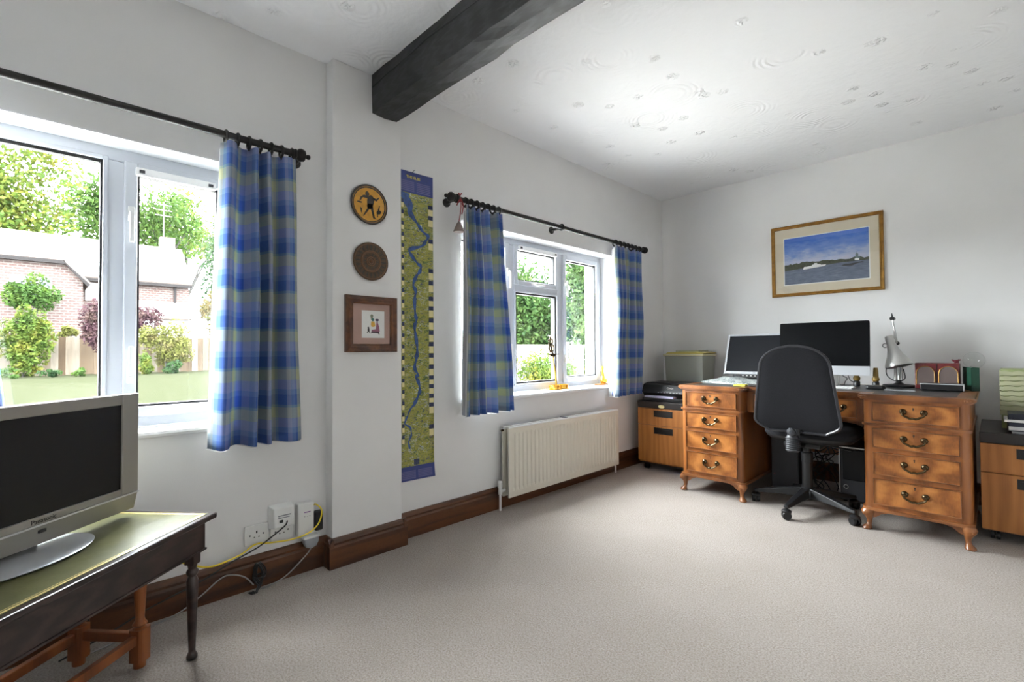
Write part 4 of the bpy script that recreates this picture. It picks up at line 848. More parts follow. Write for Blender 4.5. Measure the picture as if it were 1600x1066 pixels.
# ------------------------------------------------------------------ filing cabinets
def cabinet(x0, x1, y0, y1, zt, zb, zs, label, hx):
    th = thing('filing_cabinet', ((x0 + x1) / 2, (y0 + y1) / 2, 0), label, 'filing cabinet')
    MB().box(x0, x1, y0 + 0.018, y1, 0.065, zt - 0.055).build('carcase', M['cab'], th)
    MB().box(x0 - 0.002, x1 + 0.002, y0 - 0.004, y1, zt - 0.055, zt).build('top', M['cab_top'], th, bevel=0.003)
    for z0, z1 in ((zs + 0.002, zt - 0.058), (zb, zs - 0.002)):
        zc = z1 - 0.042; d = MB().box(x0, x1, y0, y0 + 0.017, z0, z1).build('drawer', M['cab'], th, bevel=0.0015)
        hb = MB(); hb.box(hx - 0.083, hx + 0.083, y0 - 0.002, y0 + 0.001, zc + 0.021, zc + 0.026).box(hx - 0.083, hx + 0.083, y0 - 0.002, y0 + 0.001, zc - 0.026, zc - 0.021).box(hx - 0.083, hx - 0.078, y0 - 0.002, y0 + 0.001, zc - 0.021, zc + 0.021).box(hx + 0.078, hx + 0.083, y0 - 0.002, y0 + 0.001, zc - 0.021, zc + 0.021)
        hb.box(hx - 0.078, hx + 0.078, y0 - 0.0006, y0 + 0.0005, zc - 0.021, zc + 0.021).box(hx - 0.070, hx + 0.070, y0 - 0.003, y0 - 0.0004, zc - 0.004, zc + 0.014)
        hb.build('recessed_handle', M['black_plastic'], d)
    MB().box(x0 + 0.005, x1 - 0.005, y0 + 0.03, y1 - 0.02, 0.048, 0.066).build('plinth', M['cab_top'], th)
    for x in (x0 + 0.05, x1 - 0.05):
        for y in (y0 + 0.06, y1 - 0.06):
            c_ = MB()
            for s_ in (-0.011, 0.011): c_.lathe([(0.006, -0.008), (0.022, -0.007), (0.024, 0), (0.022, 0.007), (0.006, 0.008)], 16, Matrix.Translation((x + s_, y, 0.024)) @ RY)
            c_.box(x - 0.003, x + 0.003, y - 0.012, y + 0.012, 0.024, 0.05); c_.build('castor', M['black_plastic'], th, smooth=True)
    return th
c1_ = cabinet(0.112, 0.575, 3.66, 4.30, 0.582, 0.078, 0.385, 'light wood filing cabinet under the printer', 0.345)
MB().lathe([(0.010, 0), (0.018, 0.004), (0.012, 0.009)], 16, Matrix.Translation((0.335, 3.656, 0.545)) @ Matrix.Rotation(R(90), 4, 'X') @ Matrix.Diagonal((1.6, 0.8, 1, 1))).build('lock_cover', M['cream'], c1_, smooth=True)
cabinet(2.216, 2.66, 3.565, 4.20, 0.570, 0.060, 0.360, 'light wood filing cabinet under the pale green organiser', 2.432)

# ------------------------------------------------------------------ printer and storage box
pr = thing('printer', (0.35, 3.85, 0.582), 'black inkjet printer on the filing cabinet in the room corner', 'printer')
MB().box(0.135, 0.560, 3.70, 4.02, 0.582, 0.612).build('base', M['black_plastic'], pr, bevel=0.005)
MB().add([(0.135, 3.735, 0.612), (0.56, 3.735, 0.612), (0.56, 4.02, 0.612), (0.135, 4.02, 0.612), (0.135, 3.705, 0.650), (0.56, 3.705, 0.650), (0.56, 4.02, 0.650), (0.135, 4.02, 0.650)], [(0, 3, 2, 1), (4, 5, 6, 7), (0, 1, 5, 4), (1, 2, 6, 5), (2, 3, 7, 6), (3, 0, 4, 7)]).build('paper_slot', M['ink'], pr)
MB().prism([(3.695, 0.650), (4.02, 0.650), (4.02, 0.728), (3.74, 0.728), (3.72, 0.718), (3.700, 0.672)], 'x', 0.132, 0.563).build('body', M['black_plastic'], pr, bevel=0.004)
MB().box(0.14, 0.555, 3.75, 4.015, 0.728, 0.736).build('scanner_lid', M['black_plastic'], pr, bevel=0.004)
MB().box(0.17, 0.43, 3.672, 3.85, 0.613, 0.628).build('paper_stack', M['lavender_paper'], pr)
MB().box(0.16, 0.52, 3.668, 3.74, 0.603, 0.6125).build('paper_tray', M['dark_grey'], pr, bevel=0.002)
m = MB()
for i in range(9): m.box(0.28 + 0.027 * i, 0.293 + 0.027 * i, 3.694, 3.699, 0.655, 0.661)
m.build('control_button', M['grey_plastic'], pr)
text('lettering', 'Canon', 0.022, M['white_plastic'], pr, Matrix.Translation((0.385, 3.7085, 0.695)) @ Matrix.Rotation(R(90) - math.atan2(0.02, 0.046), 4, 'X'), 0.0008)
bx_ = thing('storage_box', (0.33, 4.18, 0.582), 'grey plastic storage box with cream lid behind the printer', 'box')
MB().add([(0.168, 4.075, 0.582), (0.500, 4.075, 0.582), (0.500, 4.30, 0.582), (0.168, 4.30, 0.582), (0.156, 4.055, 0.965), (0.512, 4.055, 0.965), (0.512, 4.315, 0.965), (0.156, 4.315, 0.965)], [(0, 3, 2, 1), (4, 5, 6, 7), (0, 1, 5, 4), (1, 2, 6, 5), (2, 3, 7, 6), (3, 0, 4, 7)]).build('tub', M['box_grey'], bx_, bevel=0.008, seg=3)
MB().box(0.146, 0.522, 4.045, 4.325, 0.958, 0.978).build('lid', M['box_lid'], bx_, bevel=0.006, seg=3)
MB().prism([(0.165, 0.978), (0.505, 0.978), (0.53, 0.985), (0.49, 0.995), (0.30, 0.997), (0.19, 0.993)], 'y', 4.06, 4.31).solo('card_folder', M['yellow_card'], 'yellow card folder lying on the storage box lid', 'folder')
MB().box(0.25, 0.46, 4.09, 4.29, 0.997, 1.006).solo('card_folder', M['pale_green'], 'thin pale folder resting on the yellow card folder', 'folder')

# ------------------------------------------------------------------ swivel chair
CX, CY = 1.4305, 3.4685
ch = thing('office_chair', (CX, CY, 0), 'black fabric swivel office chair with its back to the room', 'chair')
for k in range(5):
    a = R(-98 + 72 * k); d = Vector((math.cos(a), math.sin(a), 0)); nr_ = Vector((-d.y, d.x, 0)); vs_ = []
    c0 = Vector((CX, CY, 0))
    for (r_, w_, zl, zh) in ((0.03, 0.030, 0.085, 0.140), (0.15, 0.025, 0.080, 0.118), (0.27, 0.020, 0.070, 0.092), (0.305, 0.014, 0.068, 0.084)):
        p = c0 + d * r_; vs_ += [p - nr_ * w_ + Vector((0, 0, zl)), p + nr_ * w_ + Vector((0, 0, zl)), p + nr_ * w_ * 0.72 + Vector((0, 0, zh)), p - nr_ * w_ * 0.72 + Vector((0, 0, zh))]
    fs = [(3, 2, 1, 0), (12, 13, 14, 15)]
    for i in range(3):
        for j in range(4): fs.append((i * 4 + j, i * 4 + (j + 1) % 4, i * 4 + 4 + (j + 1) % 4, i * 4 + 4 + j))
    MB().add(vs_, fs).build('base_arm', M['black_plastic'], ch, bevel=0.004)
    p = c0 + d * 0.297; ca = MB(); wd = a + R(35 + 40 * k)
    ax = Vector((math.cos(wd), math.sin(wd), 0))
    for s_ in (-1, 1):
        q = p + ax * 0.013 * s_ + Vector((0, 0, 0.0255)); ca.lathe([(0.008, -0.0095), (0.0235, -0.008), (0.0255, -0.002), (0.0255, 0.004), (0.022, 0.0095), (0.004, 0.0095)], 18, align(q - ax * 0.0, q + ax * s_))
    hd = [p + Vector((0.030 * math.cos(t2), 0.030 * math.sin(t2), 0)) for t2 in [2 * math.pi * i / 10 for i in range(10)]]
    ca.lathe([(0.026, 0.040), (0.028, 0.052), (0.018, 0.060), (0.009, 0.064), (0.009, 0.074)], 14, Matrix.Translation(p)); ca.build('castor', M['black_plastic'], ch, smooth=True)
MB().lathe([(0.045, 0.075), (0.05, 0.085), (0.05, 0.125), (0.036, 0.142), (0.030, 0.146), (0.029, 0.30), (0.033, 0.302), (0.033, 0.36), (0.024, 0.364), (0.024, 0.415)], 24, Matrix.Translation((CX, CY, 0))).build('gas_column', M['black_plastic'], ch, smooth=True)
MB().box(CX - 0.10, CX + 0.10, CY - 0.12, CY + 0.10, 0.405, 0.438).build('mechanism', M['black_plastic'], ch, bevel=0.008)
def cushion(name, mat, cx, cy, ax, ay, zs, par):
    m = MB(); n_ = 40; vs_ = []; fs = []
    for z, s_ in zs:
        for k in range(n_):
            a = 2 * math.pi * k / n_; c, s2 = math.cos(a), math.sin(a); e = 2 / 3.6
            vs_.append((cx + ax * s_ * abs(c) ** e * (1 if c > 0 else -1), cy + ay * s_ * abs(s2) ** e * (1 if s2 > 0 else -1), z))
    for i in range(len(zs) - 1):
        for k in range(n_): fs.append((i * n_ + k, i * n_ + (k + 1) % n_, (i + 1) * n_ + (k + 1) % n_, (i + 1) * n_ + k))
    fs += [tuple(range(n_ - 1, -1, -1)), tuple((len(zs) - 1) * n_ + k for k in range(n_))]
    m.add(vs_, fs); return m.build(name, mat, par, smooth=True)
cushion('seat_shell', M['black_plastic'], CX + 0.03, CY + 0.03, 0.245, 0.235, [(0.438, 0.72), (0.450, 0.90), (0.468, 0.985), (0.480, 1.0)], ch)
cushion('seat', M['fabric'], CX + 0.03, CY + 0.03, 0.252, 0.240, [(0.476, 0.97), (0.488, 1.0), (0.512, 1.0), (0.532, 0.955), (0.542, 0.86), (0.545, 0.5), (0.543, 0.05)], ch)
# backrest: tapered rounded shield, gently curved; outline sampled over height
BXc, BY, zb0, zb1 = 1.437, 3.205, 0.518, 1.034
def bw(z):
    u = (z - zb0) / (zb1 - zb0); w_ = 0.236 + (0.172 - 0.236) * u
    if u < 0.14: w_ *= (1 - ((0.14 - u) / 0.14) ** 2.2 * 0.40)
    if u > 0.74: w_ *= max(0.02, (1 - ((u - 0.74) / 0.26) ** 2.6)) ** 0.5
    return w_
def by(x, z): return BY + 0.10 * ((z - 0.78) ** 2) * 1.2 - 0.10 * (z - 0.78) - 0.35 * (x - BXc) ** 2
def back(name, mat, sc_, t0, t1, y_off):
    m = MB(); rows = 36; cols = 20; vs_ = []; fs = []
    for side in (0, 1):
        for j in range(rows + 1):
            z = zb0 + (zb1 - zb0) * (0.5 + (j / rows - 0.5) * sc_) ; zz_ = min(max(z, zb0 + 1e-3), zb1 - 1e-3)
            w_ = max(0.004, bw(zz_) - (1 - sc_) * 0.23)
            for i in range(cols + 1):
                u = i / cols * 2 - 1; x = BXc + w_ * u; edge = max(0, 1 - abs(u) ** 6) * max(0, 1 - abs((j / rows) * 2 - 1) ** 8)
                vs_.append((x, by(x, z) + y_off + (-t0 * edge if side == 0 else t1 * edge), z))
    W_ = cols + 1; o = (rows + 1) * W_
    for j in range(rows):
        for i in range(cols):
            fs.append((j * W_ + i, j * W_ + i + 1, (j + 1) * W_ + i + 1, (j + 1) * W_ + i)); fs.append((o + j * W_ + i + 1, o + j * W_ + i, o + (j + 1) * W_ + i, o + (j + 1) * W_ + i + 1))
    m.add(vs_, fs); return m.build(name, mat, ch, smooth=True, sharp=60)
back('backrest', M['fabric'], 1.0, 0.014, 0.052, 0.0)
pts = []
for j in range(49): z = zb0 + (zb1 - zb0) * j / 48; zc = min(max(z, zb0 + .004), zb1 - .0006); pts.append((BXc + bw(zc), z))
outl = pts + [(2 * BXc - x, z) for x, z in reversed(pts)]
MB().tube([(x, by(x, z) + 0.002, z) for x, z in outl] + [(outl[0][0], by(*outl[0]) + 0.002, outl[0][1])], 0.0085, 8).build('edge_trim', plain('glossy_black_trim', rgb(46, 46, 50), 0.28), ch, smooth=True)
m = MB().tube(smoothpath([(CX, CY - 0.10, 0.425), (1.437, 3.30, 0.425), (1.437, 3.225, 0.44), (1.437, 3.215, 0.48), (1.437, 3.225, 0.535)]), 0.020, 10, 0.6); m.build('back_bar', M['black_plastic'], ch, smooth=True)
pf_ = [(0.030, 0.405)]
for i in range(7): z = 0.412 + i * 0.012; pf_ += [(0.040, z + 0.003), (0.034, z + 0.009)]
pf_ += [(0.030, 0.503), (0.018, 0.508)]
MB().lathe(pf_, 18, Matrix.Translation((1.425, 3.192, 0.0)) @ Matrix.Diagonal((1, 0.8, 1, 1))).build('bellows', M['dark_grey'], ch, smooth=True)
MB().lathe([(0.012, 0), (0.024, 0.004), (0.026, 0.012), (0.022, 0.022), (0.008, 0.026)], 10, Matrix.Translation((1.425, 3.178, 0.525)) @ Matrix.Rotation(R(90), 4, 'X')).build('adjuster_knob', M['dark_grey'], ch)
MB().tube([(CX + 0.09, CY + 0.02, 0.42), (CX + 0.24, CY - 0.02, 0.405)], 0.006, 8).build('height_lever', M['black_plastic'], ch, smooth=True)

# ------------------------------------------------------------------ screens on the desk
def tilted(th, tilt, piv):                        # local frame: x right, y back, z up, tilted back about x
    return Matrix.Translation(piv) @ Matrix.Rotation(-tilt, 4, 'X')
def xb(nm, Mx, x0, x1, y0, y1, z0, z1, mat, par, **k):
    m = MB().box(x0, x1, y0, y1, z0, z1); m.v = [tuple(Mx @ Vector(p)) for p in m.v]; return m.build(nm, mat, par, **k)
mo = thing('monitor', (0.95, 3.98, 0.762), 'silver framed monitor leaning back on the desk beside the white computer', 'monitor')
Mx = tilted(mo, R(20), (0.958, 3.965, 0.820)); w_, h_ = 0.238, 0.340
m = MB().box(-w_, -w_ + 0.016, 0, 0.03, 0, h_).box(w_ - 0.016, w_, 0, 0.03, 0, h_).box(-w_ + 0.016, w_ - 0.016, 0, 0.03, 0, 0.022).box(-w_ + 0.016, w_ - 0.016, 0, 0.03, h_ - 0.015, h_); m.v = [tuple(Mx @ Vector(p)) for p in m.v]
m.build('bezel', M['silver_light'], mo, bevel=0.002)
xb('screen', Mx, -w_ + 0.014, w_ - 0.014, 0.005, 0.012, 0.018, h_ - 0.012, plain('grey_screen', rgb(22, 24, 29), 0.5, spec=0.2), mo)
xb('rear_casing', Mx, -w_ + 0.01, w_ - 0.01, 0.03, 0.055, 0.01, h_ - 0.01, M['dark_grey'], mo)
xb('sound_bar', Mx, -0.16, 0.17, -0.012, 0.03, -0.034, -0.004, M['black_plastic'], mo, bevel=0.004)
m = MB()
for i in range(5): m.box(-0.085 + 0.03 * i, -0.075 + 0.03 * i, -0.0135, -0.012, -0.020, -0.014)
m.v = [tuple(Mx @ Vector(p)) for p in m.v]; m.build('button', M['white_plastic'], mo)
text('lettering', 'DELL', 0.011, M['ink'], mo, Mx @ Matrix.Translation((0.0, -0.0002, 0.011)) @ Matrix.Rotation(R(90), 4, 'X'), 0.0003)
MB().tube([(0.958, 4.088, 0.770), (0.958, 4.090, 0.93)], 0.022, 12).build('stand_column', M['silver'], mo, smooth=True)
MB().prism(rounded(0.84, 1.076, 3.93, 4.10, 0.03), 'z', 0.762, 0.776).build('stand_foot', M['silver'], mo)
im = thing('desktop_computer', (1.44, 3.88, 0.762), 'white all in one computer with wide black screen on the desk', 'computer')
Mx = tilted(im, R(4), (1.440, 3.845, 0.838)); w_, h_ = 0.2665, 0.365
m = MB().prism(rounded(-w_, w_, 0, h_, 0.010, 4), 'y', 0, 0.010); m.v = [tuple(Mx @ Vector(p)) for p in m.v]; m.build('chin', M['silver_light'], im)
m = MB().prism(rounded(-w_, w_, 0.062, h_, 0.010, 4, (0, 0, 1, 1)), 'y', -0.0015, 0.006); m.v = [tuple(Mx @ Vector(p)) for p in m.v]; m.build('screen', M['computer_screen'], im)
m = MB().prism(rounded(-w_ + 0.02, w_ - 0.02, 0.02, h_ - 0.02, 0.03, 4), 'y', 0.010, 0.030); m.v = [tuple(Mx @ Vector(p)) for p in m.v]; m.build('rear_casing', M['alu'], im, bevel=0.008)
MB().prism([(3.79, 0.762), (3.96, 0.762), (3.96, 0.770), (3.93, 0.776), (3.905, 0.95), (3.885, 0.95), (3.895, 0.778), (3.79, 0.768)], 'x', 1.36, 1.52).build('stand', M['alu'], im, bevel=0.003)
MB().tube(smoothpath([(1.545, 3.95, 0.764), (1.56, 3.90, 0.79), (1.575, 3.885, 0.815), (1.55, 3.88, 0.835), (1.54, 3.90, 0.87)]), 0.0025, 6).solo('screen_cable', M['black_cable'], 'black cable looping up behind the white computer chin', 'cable', smooth=True)
MB().tube(smoothpath([(1.60, 3.99, 0.764), (1.612, 3.93, 0.785), (1.59, 3.905, 0.80), (1.578, 3.905, 0.83), (1.57, 3.92, 0.86)]), 0.0025, 6).solo('screen_cable', M['black_cable'], 'thin black cable standing between the computer and the amber topped bottle', 'cable', smooth=True)
kb = thing('keyboard', (1.48, 3.64, 0.762), 'slim white keyboard on the desk in front of the computer', 'keyboard')
MB().prism([(3.585, 0.762), (3.70, 0.762), (3.70, 0.772), (3.585, 0.766)], 'x', 1.32, 1.655).build('base', M['alu'], kb)
m = MB()
for r_ in range(5):
    for c_ in range(14): m.box(1.327 + c_ * 0.0232, 1.346 + c_ * 0.0232, 3.591 + r_ * 0.0215, 3.609 + r_ * 0.0215, 0.766 + r_ * 0.0011, 0.7705 + r_ * 0.0012)
m.build('keys', M['white_plastic'], kb)

# ------------------------------------------------------------------ desk clutter
lp = thing('desk_lamp', (1.825, 4.04, 0.762), 'aluminium anglepoise desk lamp with flared shade on black base', 'lamp')
MB().lathe([(0.088, 0), (0.090, 0.006), (0.084, 0.014), (0.03, 0.020), (0.014, 0.030), (0.012, 0.045), (0.0005, 0.045)], 32, Matrix.Translation((1.832, 4.035, 0.762))).build('base', M['black_plastic'], lp, smooth=True)
P0, P1 = Vector((1.786, 4.000, 1.098)), Vector((1.842, 3.975, 0.896))
MB().lathe([(0.019, 0.0), (0.023, 0.004), (0.0245, 0.03), (0.026, 0.062), (0.034, 0.10), (0.046, 0.135), (0.062, 0.168), (0.073, 0.195), (0.0745, 0.208), (0.0715, 0.207), (0.058, 0.168), (0.040, 0.13), (0.02, 0.05), (0.0005, 0.045)], 32, align(P0, P1)).build('shade', M['alu'], lp, smooth=True, sharp=70)
m = MB()
for dy in (-0.012, 0.012): m.tube([(1.832, 4.055 + dy, 0.80), (1.802, 4.075 + dy, 1.214)], 0.0042, 8); m.tube([(1.800, 4.07 + dy, 1.216), (1.828, 4.03 + dy, 1.05)], 0.0042, 8)
m.build('arm', M['alu'], lp, smooth=True)
m = MB().tube([(1.801, 4.052, 1.216), (1.801, 4.098, 1.216)], 0.014, 12).tube([(1.800, 4.075, 1.216), (1.797, 4.075, 1.252)], [0.007, 0.003], 8); m.build('elbow_joint', M['black_plastic'], lp, smooth=True)
m = MB().tube([(1.828, 4.018, 1.05), (1.828, 4.045, 1.05)], 0.012, 12).tube([(1.828, 4.03, 1.05), (1.812, 3.995, 1.02)], 0.006, 8); m.build('shade_joint', M['black_plastic'], lp, smooth=True)
MB().torus((1.768, 3.995, 1.035), 0.013, 0.0022, 'y', 14, 6).build('shade_ring', M['black_plastic'], lp, smooth=True)
m = MB()
for dx in (-0.020, 0.012): m.tube([(1.832 + dx, 4.045, 0.80), (1.832 + dx, 4.055, 0.90)], 0.008, 12)
m.build('spring', M['alu'], lp, smooth=True)
MB().tube(smoothpath([(1.79, 3.985, 0.93), (1.772, 3.98, 0.87), (1.785, 3.985, 0.825), (1.83, 4.0, 0.798), (1.865, 4.01, 0.82), (1.86, 4.0, 0.88)]), 0.003, 7).build('flex', M['black_cable'], lp, smooth=True)
rb = thing('arched_box', (2.028, 4.0, 0.762), 'maroon box with two arched gold rimmed panels on the desk', 'box')
MB().box(1.918, 2.128, 3.975, 4.09, 0.762, 0.922).build('case', M['maroon'], rb, bevel=0.003)
MB().box(2.021, 2.025, 3.9735, 3.976, 0.764, 0.920).build('centre_seam', M['ink'], rb)
for xc in (1.970, 2.077):
    a_ = [(xc - 0.044, 0.785), (xc + 0.044, 0.785)] + [(xc + 0.044 * math.cos(R(180 * i / 14)), 0.855 + 0.048 * math.sin(R(180 * i / 14))) for i in range(15)]
    p_ = MB().prism(a_, 'y', 3.9725, 3.9755).build('arched_panel', M['brown_grille'], rb)
    MB().tube([(x, 3.9715, z) for x, z in [a_[1]] + a_[2:] + [a_[0]]], 0.0022, 6).build('gold_rim', M['gilt'], p_, smooth=True)
gb = thing('green_book', (2.176, 4.0, 0.762), 'dark green book standing upright next to the maroon box', 'book', math.atan2(0.20, -0.045))
MB().box(-0.10, 0.10, -0.018, -0.015, 0, 0.138).box(-0.10, 0.10, 0.015, 0.018, 0, 0.138).box(-0.10, -0.097, -0.018, 0.018, 0, 0.138).build('cover', M['green_cover'], gb, local=True)
MB().box(-0.097, 0.096, -0.015, 0.015, 0.003, 0.134).build('pages', M['paper'], gb, local=True)
gg = thing('glass_globe', (2.188, 4.115, 0.762), 'clear glass globe on a thin stand behind the green book', 'ornament')
MB().lathe([(0.018, 0), (0.019, 0.004), (0.008, 0.010), (0.006, 0.08), (0.014, 0.122), (0.016, 0.128)], 18, Matrix.Translation((2.188, 4.115, 0.762))).build('stand', M['black_plastic'], gg, smooth=True)
MB().ball((2.188, 4.115, 0.940), 0.052, 24, 16).build('globe', M['clear_glass'], gg, smooth=True)
m = MB().ball((2.112, 4.02, 0.934), 0.010, 10, 7).tube([(2.09, 4.02, 0.945), (2.10, 4.02, 0.938), (2.112, 4.02, 0.930), (2.124, 4.02, 0.942), (2.134, 4.02, 0.944)], [0.003, 0.006, 0.009, 0.006, 0.003], 8).tube([(2.105, 4.02, 0.922), (2.108, 4.02, 0.932)], 0.005, 8).tube([(2.12, 4.02, 0.922), (2.118, 4.02, 0.932)], 0.005, 8)
m.solo('red_trinket', plain('crimson_glaze', rgb(92, 16, 30), 0.35), 'tiny dark red ornament sitting on top of the maroon box', 'ornament', smooth=True)
bb = thing('slim_black_unit', (2.05, 3.86, 0.762), 'flat black electronic unit with silver trim on the right desk pedestal', 'electronic unit')
MB().box(1.958, 2.150, 3.80, 3.945, 0.765, 0.802).build('case', M['black_plastic'], bb, bevel=0.004)
MB().box(1.956, 2.152, 3.797, 3.802, 0.799, 0.804).box(2.148, 2.153, 3.797, 3.802, 0.767, 0.800).build('silver_trim', M['silver_light'], bb)
m = MB()
for x in (1.97, 2.14):
    for y in (3.815, 3.93): m.lathe([(0.006, 0), (0.006, 0.004)], 8, Matrix.Translation((x, y, 0.762)))
m.build('rubber_foot', M['gasket'], bb)
MB().box(1.80, 1.945, 3.66, 3.705, 0.762, 0.766).solo('steel_ruler', M['grey_plastic'], 'short flat grey ruler lying in front of the lamp', 'ruler')
MB().prism(rounded(1.70, 1.80, 3.70, 3.76, 0.02), 'z', 0.762, 0.785).solo('black_handset', M['black_plastic'], 'low black handset lying between the keyboard and the lamp', 'handset', bevel=0.006, seg=3)
for (x, y, h_, lab) in ((1.620, 3.93, 0.0, 'amber topped black bottle standing half behind the computer'), (1.728, 3.90, 0.012, 'amber topped black bottle standing clear of the computer corner')):
    b_ = thing('ink_bottle', (x, y, 0.762), lab, 'bottle')
    MB().lathe([(0.018, 0), (0.019, 0.004), (0.019, 0.030), (0.014, 0.038)], 16, Matrix.Translation((x, y, 0.762))).build('bottle', M['black_plastic'], b_, smooth=True)
    MB().lathe([(0.014, 0.038), (0.020, 0.046), (0.021, 0.056), (0.016, 0.066), (0.013, 0.075 + h_ * 4), (0.010, 0.080 + h_ * 4)], 16, Matrix.Translation((x, y, 0.762))).build('cap', M['amber'], b_, smooth=True)
# crumpled cloth: wavy thick sheet
m = MB(); q = random.Random(11); nx, ny = 26, 12
for side in (0, 1):
    for j in range(ny + 1):
        for i in range(nx + 1):
            u, v_ = i / nx, j / ny; x = 0.700 + 0.50 * u + 0.02 * math.sin(5 * v_); y = 3.60 + 0.26 * v_ - 0.10 * u + 0.012 * math.sin(9 * u)
            e = min(1, 5 * min(u, 1 - u), 4 * min(v_, 1 - v_)); hgt = 0.012 + 0.042 * e * (0.72 + 0.28 * math.sin(11 * u + 4 * v_) * math.cos(7 * v_ + 2 * u)) * (1.0 - 0.35 * u)
            m.v.append((x, y, 0.7635 if side else 0.764 + hgt))
W_ = nx + 1; o = (ny + 1) * W_
for j in range(ny):
    for i in range(nx): m.f.append((j * W_ + i, j * W_ + i + 1, (j + 1) * W_ + i + 1, (j + 1) * W_ + i)); m.f.append((o + j * W_ + i + 1, o + j * W_ + i, o + (j + 1) * W_ + i, o + (j + 1) * W_ + i + 1))
for i in range(nx): m.f.append((i + 1, i, o + i, o + i + 1)); b = ny * W_; m.f.append((b + i, b + i + 1, o + b + i + 1, o + b + i))
for j in range(ny): m.f.append((j * W_, (j + 1) * W_, o + (j + 1) * W_, o + j * W_)); m.f.append(((j + 1) * W_ + nx, j * W_ + nx, o + j * W_ + nx, o + (j + 1) * W_ + nx))
t = NT('grey_patterned_cloth'); v = t.coord(); t.link(t.ramp(t.noise(v, 26, 3, 0.5, 1.2), [(0.42, rgb(150, 156, 152)), (0.5, rgb(84, 94, 98)), (0.56, rgb(166, 170, 166))]), t.b.inputs['Base Color']); t.b.inputs['Roughness'].default_value = 0.6
m.solo('folded_cloth', t.m, 'pale grey patterned cloth folded on the desk below the silver monitor', 'cloth', smooth=True)
MB().box(1.00, 1.075, 3.43, 3.50, 0.762, 0.772).solo('sticky_note_pad', plain('yellow_notes', rgb(206, 192, 70), 0.6), 'small yellow note pad near the desk front edge', 'note pad')
MB().prism(rounded(1.085, 1.18, 3.44, 3.51, 0.01), 'z', 0.762, 0.774).solo('dark_wallet', M['cab_top'], 'flat dark wallet beside the yellow note pad', 'wallet', bevel=0.003)

# ------------------------------------------------------------------ under the desk
tw = thing('computer_tower', (1.21, 3.93, 0), 'dark grey computer tower standing under the desk', 'computer tower')
MB().box(1.125, 1.300, 3.78, 4.09, 0.02, 0.455).build('case', M['dark_grey'], tw, bevel=0.006)
MB().box(1.130, 1.295, 3.774, 3.781, 0.03, 0.45).build('front_panel', plain('charcoal_metal', rgb(64, 66, 72), 0.4, 0.3), tw, bevel=0.004)
m = MB()
for x in (1.15, 1.275):
    for y in (3.82, 4.05): m.lathe([(0.014, 0), (0.012, 0.02)], 10, Matrix.Translation((x, y, 0)))
m.build('foot', M['gasket'], tw)
MB().ball((1.148, 3.7735, 0.12), 0.003, 8, 5).build('power_light', plain('red_led', rgb(190, 20, 30), 0.3), tw)
t2_ = thing('silver_edged_tower', (1.615, 3.92, 0), 'black and grey computer tower with silver edge beside the right pedestal', 'computer tower')
MB().box(1.535, 1.720, 3.80, 4.09, 0.015, 0.375).build('case', M['dark_grey'], t2_, bevel=0.01, seg=3)
MB().box(1.555, 1.712, 3.793, 3.802, 0.150, 0.352).build('glossy_panel', M['screen'], t2_, bevel=0.006)
m = MB().box(1.536, 1.5405, 3.794, 3.802, 0.03, 0.365).box(1.536, 1.715, 3.794, 3.802, 0.361, 0.3655); m.build('silver_edge', M['alu'], t2_)
MB().torus((1.572, 3.7985, 0.105), 0.012, 0.0025, 'y', 16, 6).build('front_button', M['alu'], t2_, smooth=True)
m = MB()
for x in (1.56, 1.70):
    for y in (3.84, 4.05): m.lathe([(0.012, 0), (0.010, 0.016)], 10, Matrix.Translation((x, y, 0)))
m.build('foot', M['gasket'], t2_)
m = MB()
for i in range(7):
    q = random.Random(20 + i); pts = [(q.uniform(1.33, 1.50), q.uniform(3.96, 4.08), q.uniform(0.30, 0.5))]
    for k in range(5): pts.append((q.uniform(1.33, 1.51), q.uniform(3.86, 4.07), max(0.006, 0.36 - 0.085 * k + q.uniform(-0.05, 0.05))))
    pts.append((q.uniform(1.34, 1.50), q.uniform(3.86, 4.0), 0.005)); m.tube(smoothpath(pts, 6), 0.0034, 6)
o = m.solo('cable_tangle', M['black_cable'], 'dark tangle of black cables between the two computer towers', 'cables', smooth=True); o['kind'] = 'stuff'

# ------------------------------------------------------------------ right cabinet top
wo = thing('desk_organiser', (2.50, 3.95, 0.57), 'pale green wavy edged paper sorter on the filing cabinet', 'organiser')
for i in range(9):
    z = 0.655 + i * 0.0275; m = MB(); n_ = 30; vs_ = []
    for k in range(n_ + 1):
        u = k / n_; x = 2.296 + 0.36 * u; wv = 0.004 * math.sin(u * 42 + i * 0.7)
        vs_ += [(x, 3.80 - i * 0.0, z - 0.012 + wv * 0.5), (x, 3.80, z + 0.011 + wv), (x, 4.10, z + 0.011 + wv), (x, 4.10, z - 0.012 + wv * 0.5)]
    fs = [(0, 1, 2, 3), tuple(n_ * 4 + k for k in (3, 2, 1, 0))]
    for k in range(n_):
        for j in range(4): fs.append((k * 4 + j, k * 4 + (j + 1) % 4, k * 4 + 4 + (j + 1) % 4, k * 4 + 4 + j))
    m.add(vs_, fs).build('sorter_tray', M['pale_green'], wo)
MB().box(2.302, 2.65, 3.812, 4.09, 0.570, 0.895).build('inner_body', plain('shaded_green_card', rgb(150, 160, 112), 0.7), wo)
zz0 = 0.570
